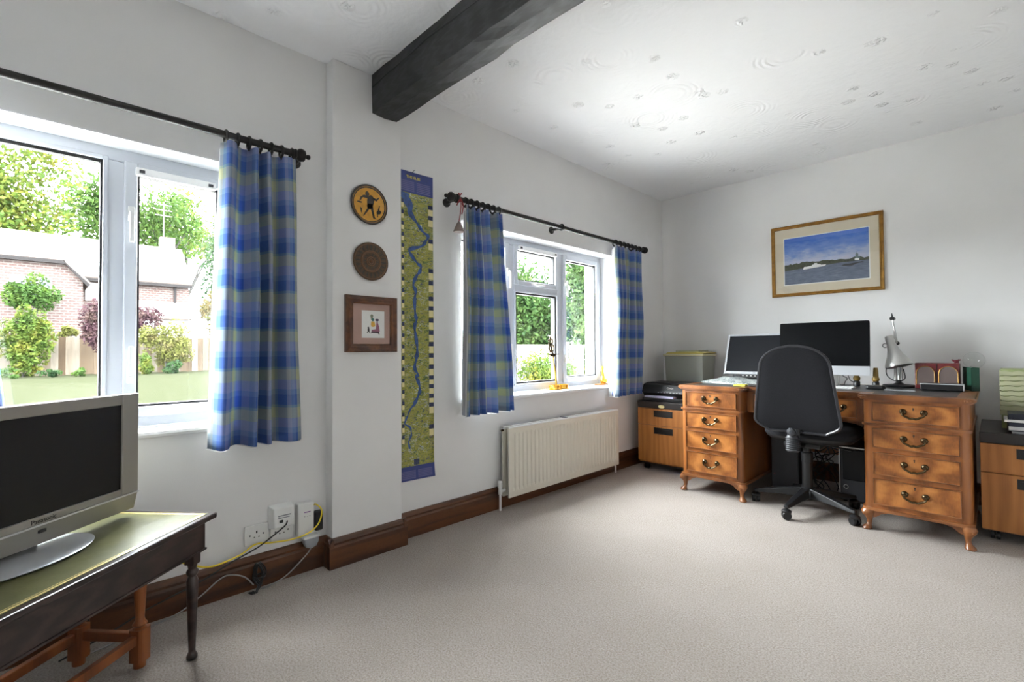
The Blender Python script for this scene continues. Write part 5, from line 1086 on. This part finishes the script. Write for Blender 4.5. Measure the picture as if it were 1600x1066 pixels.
for (h_, x0, mt, pg, lab) in ((0.012, 2.335, 'grey_plastic', None, 'thin grey binder at the bottom of the stack before the sorter'), (0.028, 2.320, 'navy_book', 'paper', 'dark hardback directly above the grey binder'), (0.018, 2.325, 'navy_book', None, 'thin dark blue file under the white edged book'), (0.014, 2.308, 'paper', None, 'white edged pad in the stack before the sorter'), (0.030, 2.322, 'navy_book', 'cream', 'navy hardback at the top of the stack before the sorter')):
    b_ = thing('book', (2.47, 3.69, zz0), lab, 'book')
    if pg:
        MB().box(x0, 2.62, 3.60, 3.785, zz0, zz0 + 0.004).box(x0, 2.62, 3.60, 3.785, zz0 + h_ - 0.004, zz0 + h_).build('cover', M[mt], b_)
        MB().box(x0 + 0.004, 2.616, 3.604, 3.783, zz0 + 0.004, zz0 + h_ - 0.004).build('pages', M[pg] if pg == 'paper' else M['navy_book'], b_)
    else: MB().box(x0, 2.62, 3.595, 3.785, zz0, zz0 + h_).build('cover', M[mt], b_, bevel=0.002)
    zz0 += h_
#PART4
# ------------------------------------------------------------------ garden
def leafmat(name, a, b, c):
    a, b, c = ((q[0] * 0.40, q[1] * 0.46, q[2] * 0.42) for q in (a, b, c))
    t = NT(name); oi = t.noise(t.coord('Object'), 1.7, 3); t.link(t.ramp(oi, [(0.35, a), (0.5, b), (0.65, c)]), t.b.inputs['Base Color']); t.b.inputs['Roughness'].default_value = 0.7; t.b.inputs['Specular IOR Level'].default_value = 0.08
    d = t.n.new('ShaderNodeBsdfTranslucent'); ms = t.n.new('ShaderNodeMixShader'); ms.inputs[0].default_value = 0.35
    for l in list(t.b.inputs['Base Color'].links): t.link(l.from_socket, d.inputs[0])
    t.link(t.b.outputs[0], ms.inputs[1]); t.link(d.outputs[0], ms.inputs[2]); t.link(ms.outputs[0], t.out.inputs[0]); return t.m
LM = {'green': leafmat('green_leaves', (0.030, 0.060, 0.012), (0.055, 0.095, 0.020), (0.085, 0.12, 0.022)),
      'yellow': leafmat('yellow_green_leaves', (0.045, 0.075, 0.014), (0.085, 0.11, 0.018), (0.14, 0.12, 0.02)),
      'dark': leafmat('dark_leaves', (0.014, 0.034, 0.014), (0.028, 0.058, 0.020), (0.045, 0.085, 0.022)),
      'purple': leafmat('purple_leaves', (0.050, 0.020, 0.030), (0.080, 0.035, 0.045), (0.10, 0.055, 0.05)),
      'gold': leafmat('pale_gold_leaves', (0.11, 0.10, 0.025), (0.14, 0.13, 0.035), (0.16, 0.12, 0.05)),
      'orange': leafmat('orange_leaves', (0.12, 0.07, 0.025), (0.15, 0.10, 0.04), (0.10, 0.10, 0.03)),
      'hedge': leafmat('hedge_leaves', (0.030, 0.065, 0.020), (0.060, 0.10, 0.028), (0.090, 0.125, 0.04))}
BARK = plain('brown_bark', (0.010, 0.008, 0.006), 0.9, 0, 0.4, 30)
def foliage(name, loc, rad, n, leaf, mat, label, cat, seed, trunk=None, clumps=14, group=None, flat=1.0):
    q = random.Random(seed); th = thing(name, (loc[0], loc[1], GZ), label, cat, group=group)
    cs = []
    for i in range(clumps):
        while True:
            p = Vector((q.uniform(-1, 1), q.uniform(-1, 1), q.uniform(-1, 1)))
            if p.length < 1: break
        cs.append((Vector((loc[0] + p.x * rad[0] * 0.75, loc[1] + p.y * rad[1] * 0.75, loc[2] + p.z * rad[2] * 0.75)), q.uniform(0.28, 0.5)))
    m = MB()
    for i in range(n):
        c, r_ = cs[i % clumps]; p = Vector((q.gauss(0, 1), q.gauss(0, 1), q.gauss(0, 1))).normalized() * (q.random() ** 0.4)
        p = c + Vector((p.x * rad[0] * r_, p.y * rad[1] * r_, p.z * rad[2] * r_))
        if p.z < GZ + 0.03: p.z = GZ + 0.03 + q.random() * 0.1
        a = Vector((q.gauss(0, 1), q.gauss(0, 1), q.gauss(0, 1))).normalized(); b = a.orthogonal().normalized(); b.rotate(Matrix.Rotation(q.uniform(0, 6.28), 3, a)); c2 = a.cross(b); s_ = leaf * q.uniform(0.6, 1.3)
        m.add([p + b * s_, p + c2 * s_ * 0.5, p - b * s_, p - c2 * s_ * 0.5], [(0, 1, 2, 3)])
    o = m.build('foliage', mat, th); o['kind'] = 'stuff'
    if trunk:
        r0, zt = trunk; t_ = MB().tube([(loc[0], loc[1], GZ - 0.1), (loc[0] + 0.1 * r0, loc[1], GZ + (zt - GZ) * 0.5), (loc[0], loc[1] + r0, zt)], [r0 * 1.2, r0, r0 * 0.6], 9)
        for i in range(6):
            c = cs[i % clumps][0]; t_.tube([(loc[0], loc[1], GZ + (zt - GZ) * 0.7), ((loc[0] + c.x) / 2, (loc[1] + c.y) / 2, (zt + c.z) / 2 + 0.2 * r0), tuple(c)], [r0 * 0.5, r0 * 0.35, r0 * 0.12], 6)
        t_.build('trunk', BARK, th, smooth=True)
    return th
GZ = -0.10
t = NT('lawn_grass'); v = t.coord(); t.link(t.ramp(t.noise(v, 3.5, 6, 0.7), [(0.3, (0.0125, 0.0140, 0.0078)), (0.55, (0.0165, 0.0178, 0.0105)), (0.75, (0.022, 0.0212, 0.0138))]), t.b.inputs['Base Color']); t.b.inputs['Roughness'].default_value = 1.0; t.b.inputs['Specular IOR Level'].default_value = 0.0; t.bump(t.noise(v, 40, 4), 0.6, 0.05)
struct(MB().box(-70, -0.30, -40, 45, GZ - 0.2, GZ).build('ground_lawn', t.m), 'sunlit green lawn outside the windows', 'lawn')
t = NT('pale_bounce_paving'); v = t.coord(); pb = t.n.new('ShaderNodeTexBrick'); pb.inputs['Scale'].default_value = 1.0; pb.inputs['Brick Width'].default_value = 0.6; pb.inputs['Row Height'].default_value = 0.6; pb.inputs['Mortar Size'].default_value = 0.008
pb.inputs['Color1'].default_value = (0.55, 0.53, 0.49, 1); pb.inputs['Color2'].default_value = (0.48, 0.46, 0.43, 1); pb.inputs['Mortar'].default_value = (0.2, 0.19, 0.17, 1); t.link(v, pb.inputs['Vector']); t.link(pb.outputs['Color'], t.b.inputs['Base Color']); t.b.inputs['Roughness'].default_value = 0.85
struct(MB().box(-4.6, -0.30, -6, 8, GZ, GZ + 0.02).build('ground_bounce', t.m), 'added pale paving out of view below the windows, bouncing skylight onto the ceiling', 'bounce surface')  # added pale reflector, unseen from the camera, throws skylight up onto the ceiling
# fence of close boards
fn = thing('garden_fence', (-31, 3, GZ), 'weathered close board timber fence across the lawn', 'fence')
t = NT('weathered_fence_board'); oi = t.n.new('ShaderNodeObjectInfo'); v = t.coord('Object', (3, 3, 0.4))
cA = t.ramp(oi.outputs['Random'], [(0.0, (0.030, 0.020, 0.012)), (0.3, (0.050, 0.037, 0.025)), (0.65, (0.068, 0.056, 0.043)), (1.0, (0.080, 0.071, 0.058))])
t.link(t.mix(1.0, cA, t.ramp(t.noise(v, 3, 4), [(0.3, (0.7,) * 3), (0.7, (1.1,) * 3)]), 'MULTIPLY'), t.b.inputs['Base Color']); t.b.inputs['Roughness'].default_value = 0.9; t.b.inputs['Specular IOR Level'].default_value = 0.1; bt = t.m
bd_ = MB().prism([(-0.140, 0), (0.140, 0), (0.140, 1.96), (-0.140, 1.96)], 'x', -0.012, 0.012).build('board', bt, fn, local=True)
y = -7.0; i = 0
q = random.Random(8)
while y < 12:
    o = bd_ if i == 0 else bd_.copy()
    if i: col.objects.link(o); o.parent = fn
    o.location = (0.02 * (i % 2), y - 3 + 0.14, q.uniform(-0.04, 0.04) - 0.0); y += 0.272; i += 1
for z in (0.4, 1.5): MB().box(-31.09, -31.03, -7, 12, GZ + z, GZ + z + 0.09).build('rail', bt, fn)
# house beyond the fence
t = NT('red_brick'); v = t.coord('Object', (1, 1, 1)); bk_ = t.n.new('ShaderNodeTexBrick'); bk_.inputs['Color1'].default_value = (0.032, 0.0145, 0.0110, 1); bk_.inputs['Color2'].default_value = (0.020, 0.0092, 0.0075, 1); bk_.inputs['Mortar'].default_value = (0.050, 0.043, 0.038, 1)
bk_.inputs['Scale'].default_value = 1.0; bk_.inputs['Brick Width'].default_value = 0.34; bk_.inputs['Row Height'].default_value = 0.15; bk_.inputs['Mortar Size'].default_value = 0.024
cx_ = t.n.new('ShaderNodeSeparateXYZ'); cb = t.n.new('ShaderNodeCombineXYZ'); t.link(v, cx_.inputs[0]); t.link(t.math('ADD', cx_.outputs[0], cx_.outputs[1]), cb.inputs[0]); t.link(cx_.outputs[2], cb.inputs[1]); t.link(cb.outputs[0], bk_.inputs['Vector'])
t.link(bk_.outputs['Color'], t.b.inputs['Base Color']); t.b.inputs['Roughness'].default_value = 0.9; t.bump(bk_.outputs['Fac'], 0.3, -0.02); BR = t.m
t = NT('weathered_roof_tiles'); v = t.coord(); bw_ = t.n.new('ShaderNodeTexBrick'); bw_.inputs['Color1'].default_value = (0.087, 0.072, 0.064, 1); bw_.inputs['Color2'].default_value = (0.070, 0.058, 0.052, 1); bw_.inputs['Mortar'].default_value = (0.049, 0.041, 0.038, 1); bw_.inputs['Scale'].default_value = 1.0
bw_.inputs['Brick Width'].default_value = 0.3; bw_.inputs['Row Height'].default_value = 0.22; bw_.inputs['Mortar Size'].default_value = 0.012
cx_ = t.n.new('ShaderNodeSeparateXYZ'); cb = t.n.new('ShaderNodeCombineXYZ'); t.link(v, cx_.inputs[0]); t.link(cx_.outputs[1], cb.inputs[0]); t.link(cx_.outputs[2], cb.inputs[1]); t.link(cb.outputs[0], bw_.inputs['Vector'])
t.link(bw_.outputs['Color'], t.b.inputs['Base Color']); t.b.inputs['Roughness'].default_value = 0.8; t.b.inputs['Specular IOR Level'].default_value = 0.1; RT = t.m
FA = plain('dark_fascia', (0.006, 0.005, 0.005), 0.7, spec=0.1); WG = plain('dark_house_glass', (0.017, 0.020, 0.026), 0.1); WP = plain('white_house_paint', (0.128, 0.128, 0.128), 0.5)
hs = thing('brick_house', (-38, 0, GZ), 'red brick house with pale tiled roof beyond the garden fence', 'house')
MB().box(-44, -38, -10, 7.45, GZ, 5.72).build('wing_wall', BR, hs)
MB().prism([(-10, GZ), (1.70, GZ), (1.70, 5.20), (0.88, 6.25), (-8.6, 6.25), (-10, 5.2)], 'x', -38, -35).build('gable_wall', BR, hs)
def slab4(name, pts, th_, mat):
    v4 = [Vector(p) for p in pts]; nn = (v4[1] - v4[0]).cross(v4[3] - v4[0]).normalized() * th_
    n_ = len(pts); MB().add(v4 + [p + nn for p in v4], [tuple(range(n_ - 1, -1, -1)), tuple(range(n_, 2 * n_))] + [(i, (i + 1) % n_, n_ + (i + 1) % n_, n_ + i) for i in range(n_)]).build(name, mat, hs)
slab4('wing_roof', [(-37.6, -10, 5.72), (-37.6, 7.55, 5.72), (-41.2, 7.55, 8.75), (-41.2, -10, 8.75)], 0.14, RT)
slab4('wing_roof', [(-41.2, -10, 8.75), (-41.2, 7.55, 8.75), (-44.6, 7.55, 5.72), (-44.6, -10, 5.72)], 0.14, RT)
MB().prism([(-37.9, 5.72), (-44.2, 5.72), (-41.2, 8.6)], 'y', 7.3, 7.45).build('gable_end', BR, hs)
slab4('gable_roof', [(-34.7, -8.6, 6.22), (-34.7, 0.92, 6.22), (-36.2, -0.30, 7.65), (-36.2, -7.2, 7.65)], 0.12, RT)
slab4('gable_roof', [(-34.7, 0.85, 6.30), (-34.7, 1.95, 5.02), (-38.8, 1.95, 5.02), (-41.2, -0.2, 7.7), (-36.2, -0.28, 7.7)], 0.12, RT)
slab4('gable_roof', [(-36.2, -7.2, 7.65), (-36.2, -0.28, 7.65), (-41.2, -0.2, 7.7), (-41.2, -7.2, 7.7)], 0.10, RT)
MB().box(-37.62, -37.54, 1.9, 7.55, 5.55, 5.74).build('fascia', FA, hs)
MB().box(-34.72, -34.62, -8.6, 0.90, 6.08, 6.26).build('fascia', FA, hs)
MB().prism([(0.86, 6.26), (0.92, 6.10), (1.90, 4.86), (2.02, 4.98)], 'x', -34.72, -34.62).build('barge_board', FA, hs)
for (x, y0, y1, z0, z1) in ((-35, -1.25, 0.40, 3.95, 5.25), (-38, 1.95, 2.9, 4.35, 5.5)):
    f_ = MB().box(x, x + 0.05, y0, y1, z0, z1).build('window', WP, hs)
    nn = 3 if y1 - y0 > 1.2 else 2
    for k in range(nn): w_ = (y1 - y0) / nn; MB().box(x + 0.02, x + 0.06, y0 + k * w_ + 0.05, y0 + (k + 1) * w_ - 0.05, z0 + 0.06, z1 - 0.06).build('pane', WG, f_)
MB().box(-37.9, -37.8, 6.55, 6.68, 0, 5.6).build('drainpipe', FA, hs)
slab4('porch_roof', [(-36.2, 3.6, 3.2), (-36.2, 7.3, 3.2), (-38, 7.3, 4.45), (-38, 3.6, 4.45)], 0.12, RT)
MB().box(-38, -36.4, 3.8, 7.2, GZ, 3.2).build('porch_wall', WP, hs)
MB().box(-41.6, -40.8, 6.2, 7.1, 8.2, 9.6).build('chimney', BR, hs)
m = MB().tube([(-41.0, 6.4, 9.5), (-41.0, 6.4, 12.2)], 0.03, 6)
for z in (11.2, 11.6, 12.0): m.tube([(-41.0, 5.9, z), (-41.0, 6.9, z)], 0.02, 5)
m.build('television_aerial', M['alu'], hs)
# planting along the fence
foliage('leafy_shrub', (-29.9, -0.6, 1.7), (0.7, 1.1, 1.9), 5200, 0.10, LM['yellow'], 'bright yellow green shrub spilling over the fence', 'shrub', 1, (0.04, 1.6), 22)
foliage('climbing_shrub', (-33.8, -0.4, 4.2), (0.5, 1.3, 1.1), 2200, 0.11, LM['green'], 'green climber covering the upper window of the brick house', 'shrub', 2, (0.05, 3.4), 14)
foliage('yellow_hedge_plant', (-31.8, 0.95, 2.15), (0.4, 0.45, 0.40), 900, 0.09, LM['gold'], 'low golden branch hanging on the fence top', 'shrub', 3, (0.03, 1.7), 8)
foliage('purple_acer', (-29.0, 2.1, 2.3), (0.6, 0.75, 1.5), 3000, 0.09, LM['purple'], 'purple leaved acer in front of the fence', 'tree', 4, (0.04, 2.2), 14)
foliage('purple_acer', (-32.2, 4.15, 2.9), (0.6, 0.9, 0.9), 1300, 0.10, LM['purple'], 'smaller purple shrub behind the fence by the pale porch', 'tree', 5, (0.04, 2.0), 10)
foliage('golden_shrub', (-29.9, 4.9, 1.5), (0.6, 1.4, 1.45), 4200, 0.09, LM['gold'], 'pale golden shrub arching over the fence', 'shrub', 6, (0.03, 1.5), 18)
foliage('orange_tree', (-33.0, 7.9, 3.3), (0.9, 0.9, 1.7), 2200, 0.10, LM['orange'], 'slim orange tinted tree at the end of the house', 'tree', 7, (0.05, 2.8), 14)
foliage('round_bush', (-28.6, 3.9, 0.45), (0.45, 0.5, 0.6), 1100, 0.08, LM['yellow'], 'rounded light green bush at the foot of the fence', 'shrub', 8, (0.03, 0.5), 8)
foliage('conifer_bush', (-28.4, 4.95, 0.32), (0.4, 0.45, 0.55), 1100, 0.07, LM['dark'], 'dark green dwarf conifer at the foot of the fence', 'shrub', 9, (0.03, 0.4), 8)
for i, (y, lab) in enumerate(((-2.2, 'low green plant at the fence base near the red flowers'), (-0.95, 'low green plant under the bright yellow green shrub'), (0.3, 'low green plant at the fence base beside the yellow green shrub'), (1.3, 'low green plant beneath the golden branch'), (2.5, 'low green plant under the purple acer'))):
    foliage('border_plant', (-28.4, y, 0.12), (0.28, 0.42, 0.24), 420, 0.07, LM['green' if i % 2 else 'dark'], lab, 'plant', 30 + i, None, 6, 'border plants along the fence')
foliage('red_flower_plant', (-30.4, -1.95, 1.0), (0.25, 0.3, 0.7), 420, 0.07, leafmat('red_leaves', (0.14, 0.03, 0.05), (0.16, 0.05, 0.06), (0.10, 0.08, 0.04)), 'pinkish red flowering plant against the fence', 'plant', 40, (0.02, 0.9), 6)
# tall trees behind the house
foliage('tall_tree', (-47, -3.2, 12.5), (3.4, 5.6, 6.5), 11000, 0.21, LM['yellow'], 'tall yellow green tree rising over the hipped roof', 'tree', 50, (0.3, 9.5), 34)
foliage('tall_tree', (-60, 3.8, 13.5), (3.5, 3.6, 5.6), 6000, 0.24, LM['green'], 'tall open green tree behind the long roof', 'tree', 51, (0.3, 8.5), 22)
foliage('tall_tree', (-52, 8.0, 12.6), (3, 3.4, 5.0), 4600, 0.20, LM['green'], 'thin tall tree behind the chimney', 'tree', 52, (0.25, 9), 18)
foliage('tall_tree', (-45, 12.2, 8.5), (3, 2.4, 7.5), 8000, 0.19, LM['dark'], 'dark green tree beside the house end wall', 'tree', 53, (0.3, 6), 26)
foliage('tall_tree', (-66, 12.0, 15.0), (3, 6, 5.5), 5000, 0.26, LM['yellow'], 'far yellowing tree seen beyond the chimney', 'tree', 54, (0.3, 9), 20)
# planting outside the radiator window
foliage('garden_hedge', (-9.0, 11.6, 2.0), (1.1, 2.6, 2.3), 20000, 0.085, LM['hedge'], 'tall loose green hedge outside the radiator window', 'hedge', 60, (0.05, 1.6), 60)
foliage('garden_hedge', (-7.2, 13.9, 2.5), (0.8, 2.4, 2.6), 20000, 0.085, LM['hedge'], 'taller hedge standing behind the side pane of the radiator window', 'hedge', 61, (0.05, 1.8), 46)
foliage('low_shrub', (-4.6, 7.9, 0.50), (0.55, 1.0, 0.62), 7000, 0.032, LM['yellow'], 'low leafy shrub below the radiator window', 'shrub', 62, (0.02, 0.4), 30)
gw = thing('garden_wall', (-6.0, 9.0, GZ), 'low pale rendered garden wall behind the leafy shrub', 'wall')
MB().box(-6.2, -5.95, 7.0, 11.0, GZ, 1.10).build('wall_body', WP, gw); MB().box(-6.26, -5.89, 6.98, 11.02, 1.10, 1.16).build('coping', plain('pinkish_coping', (0.04, 0.034, 0.030), 0.8), gw)
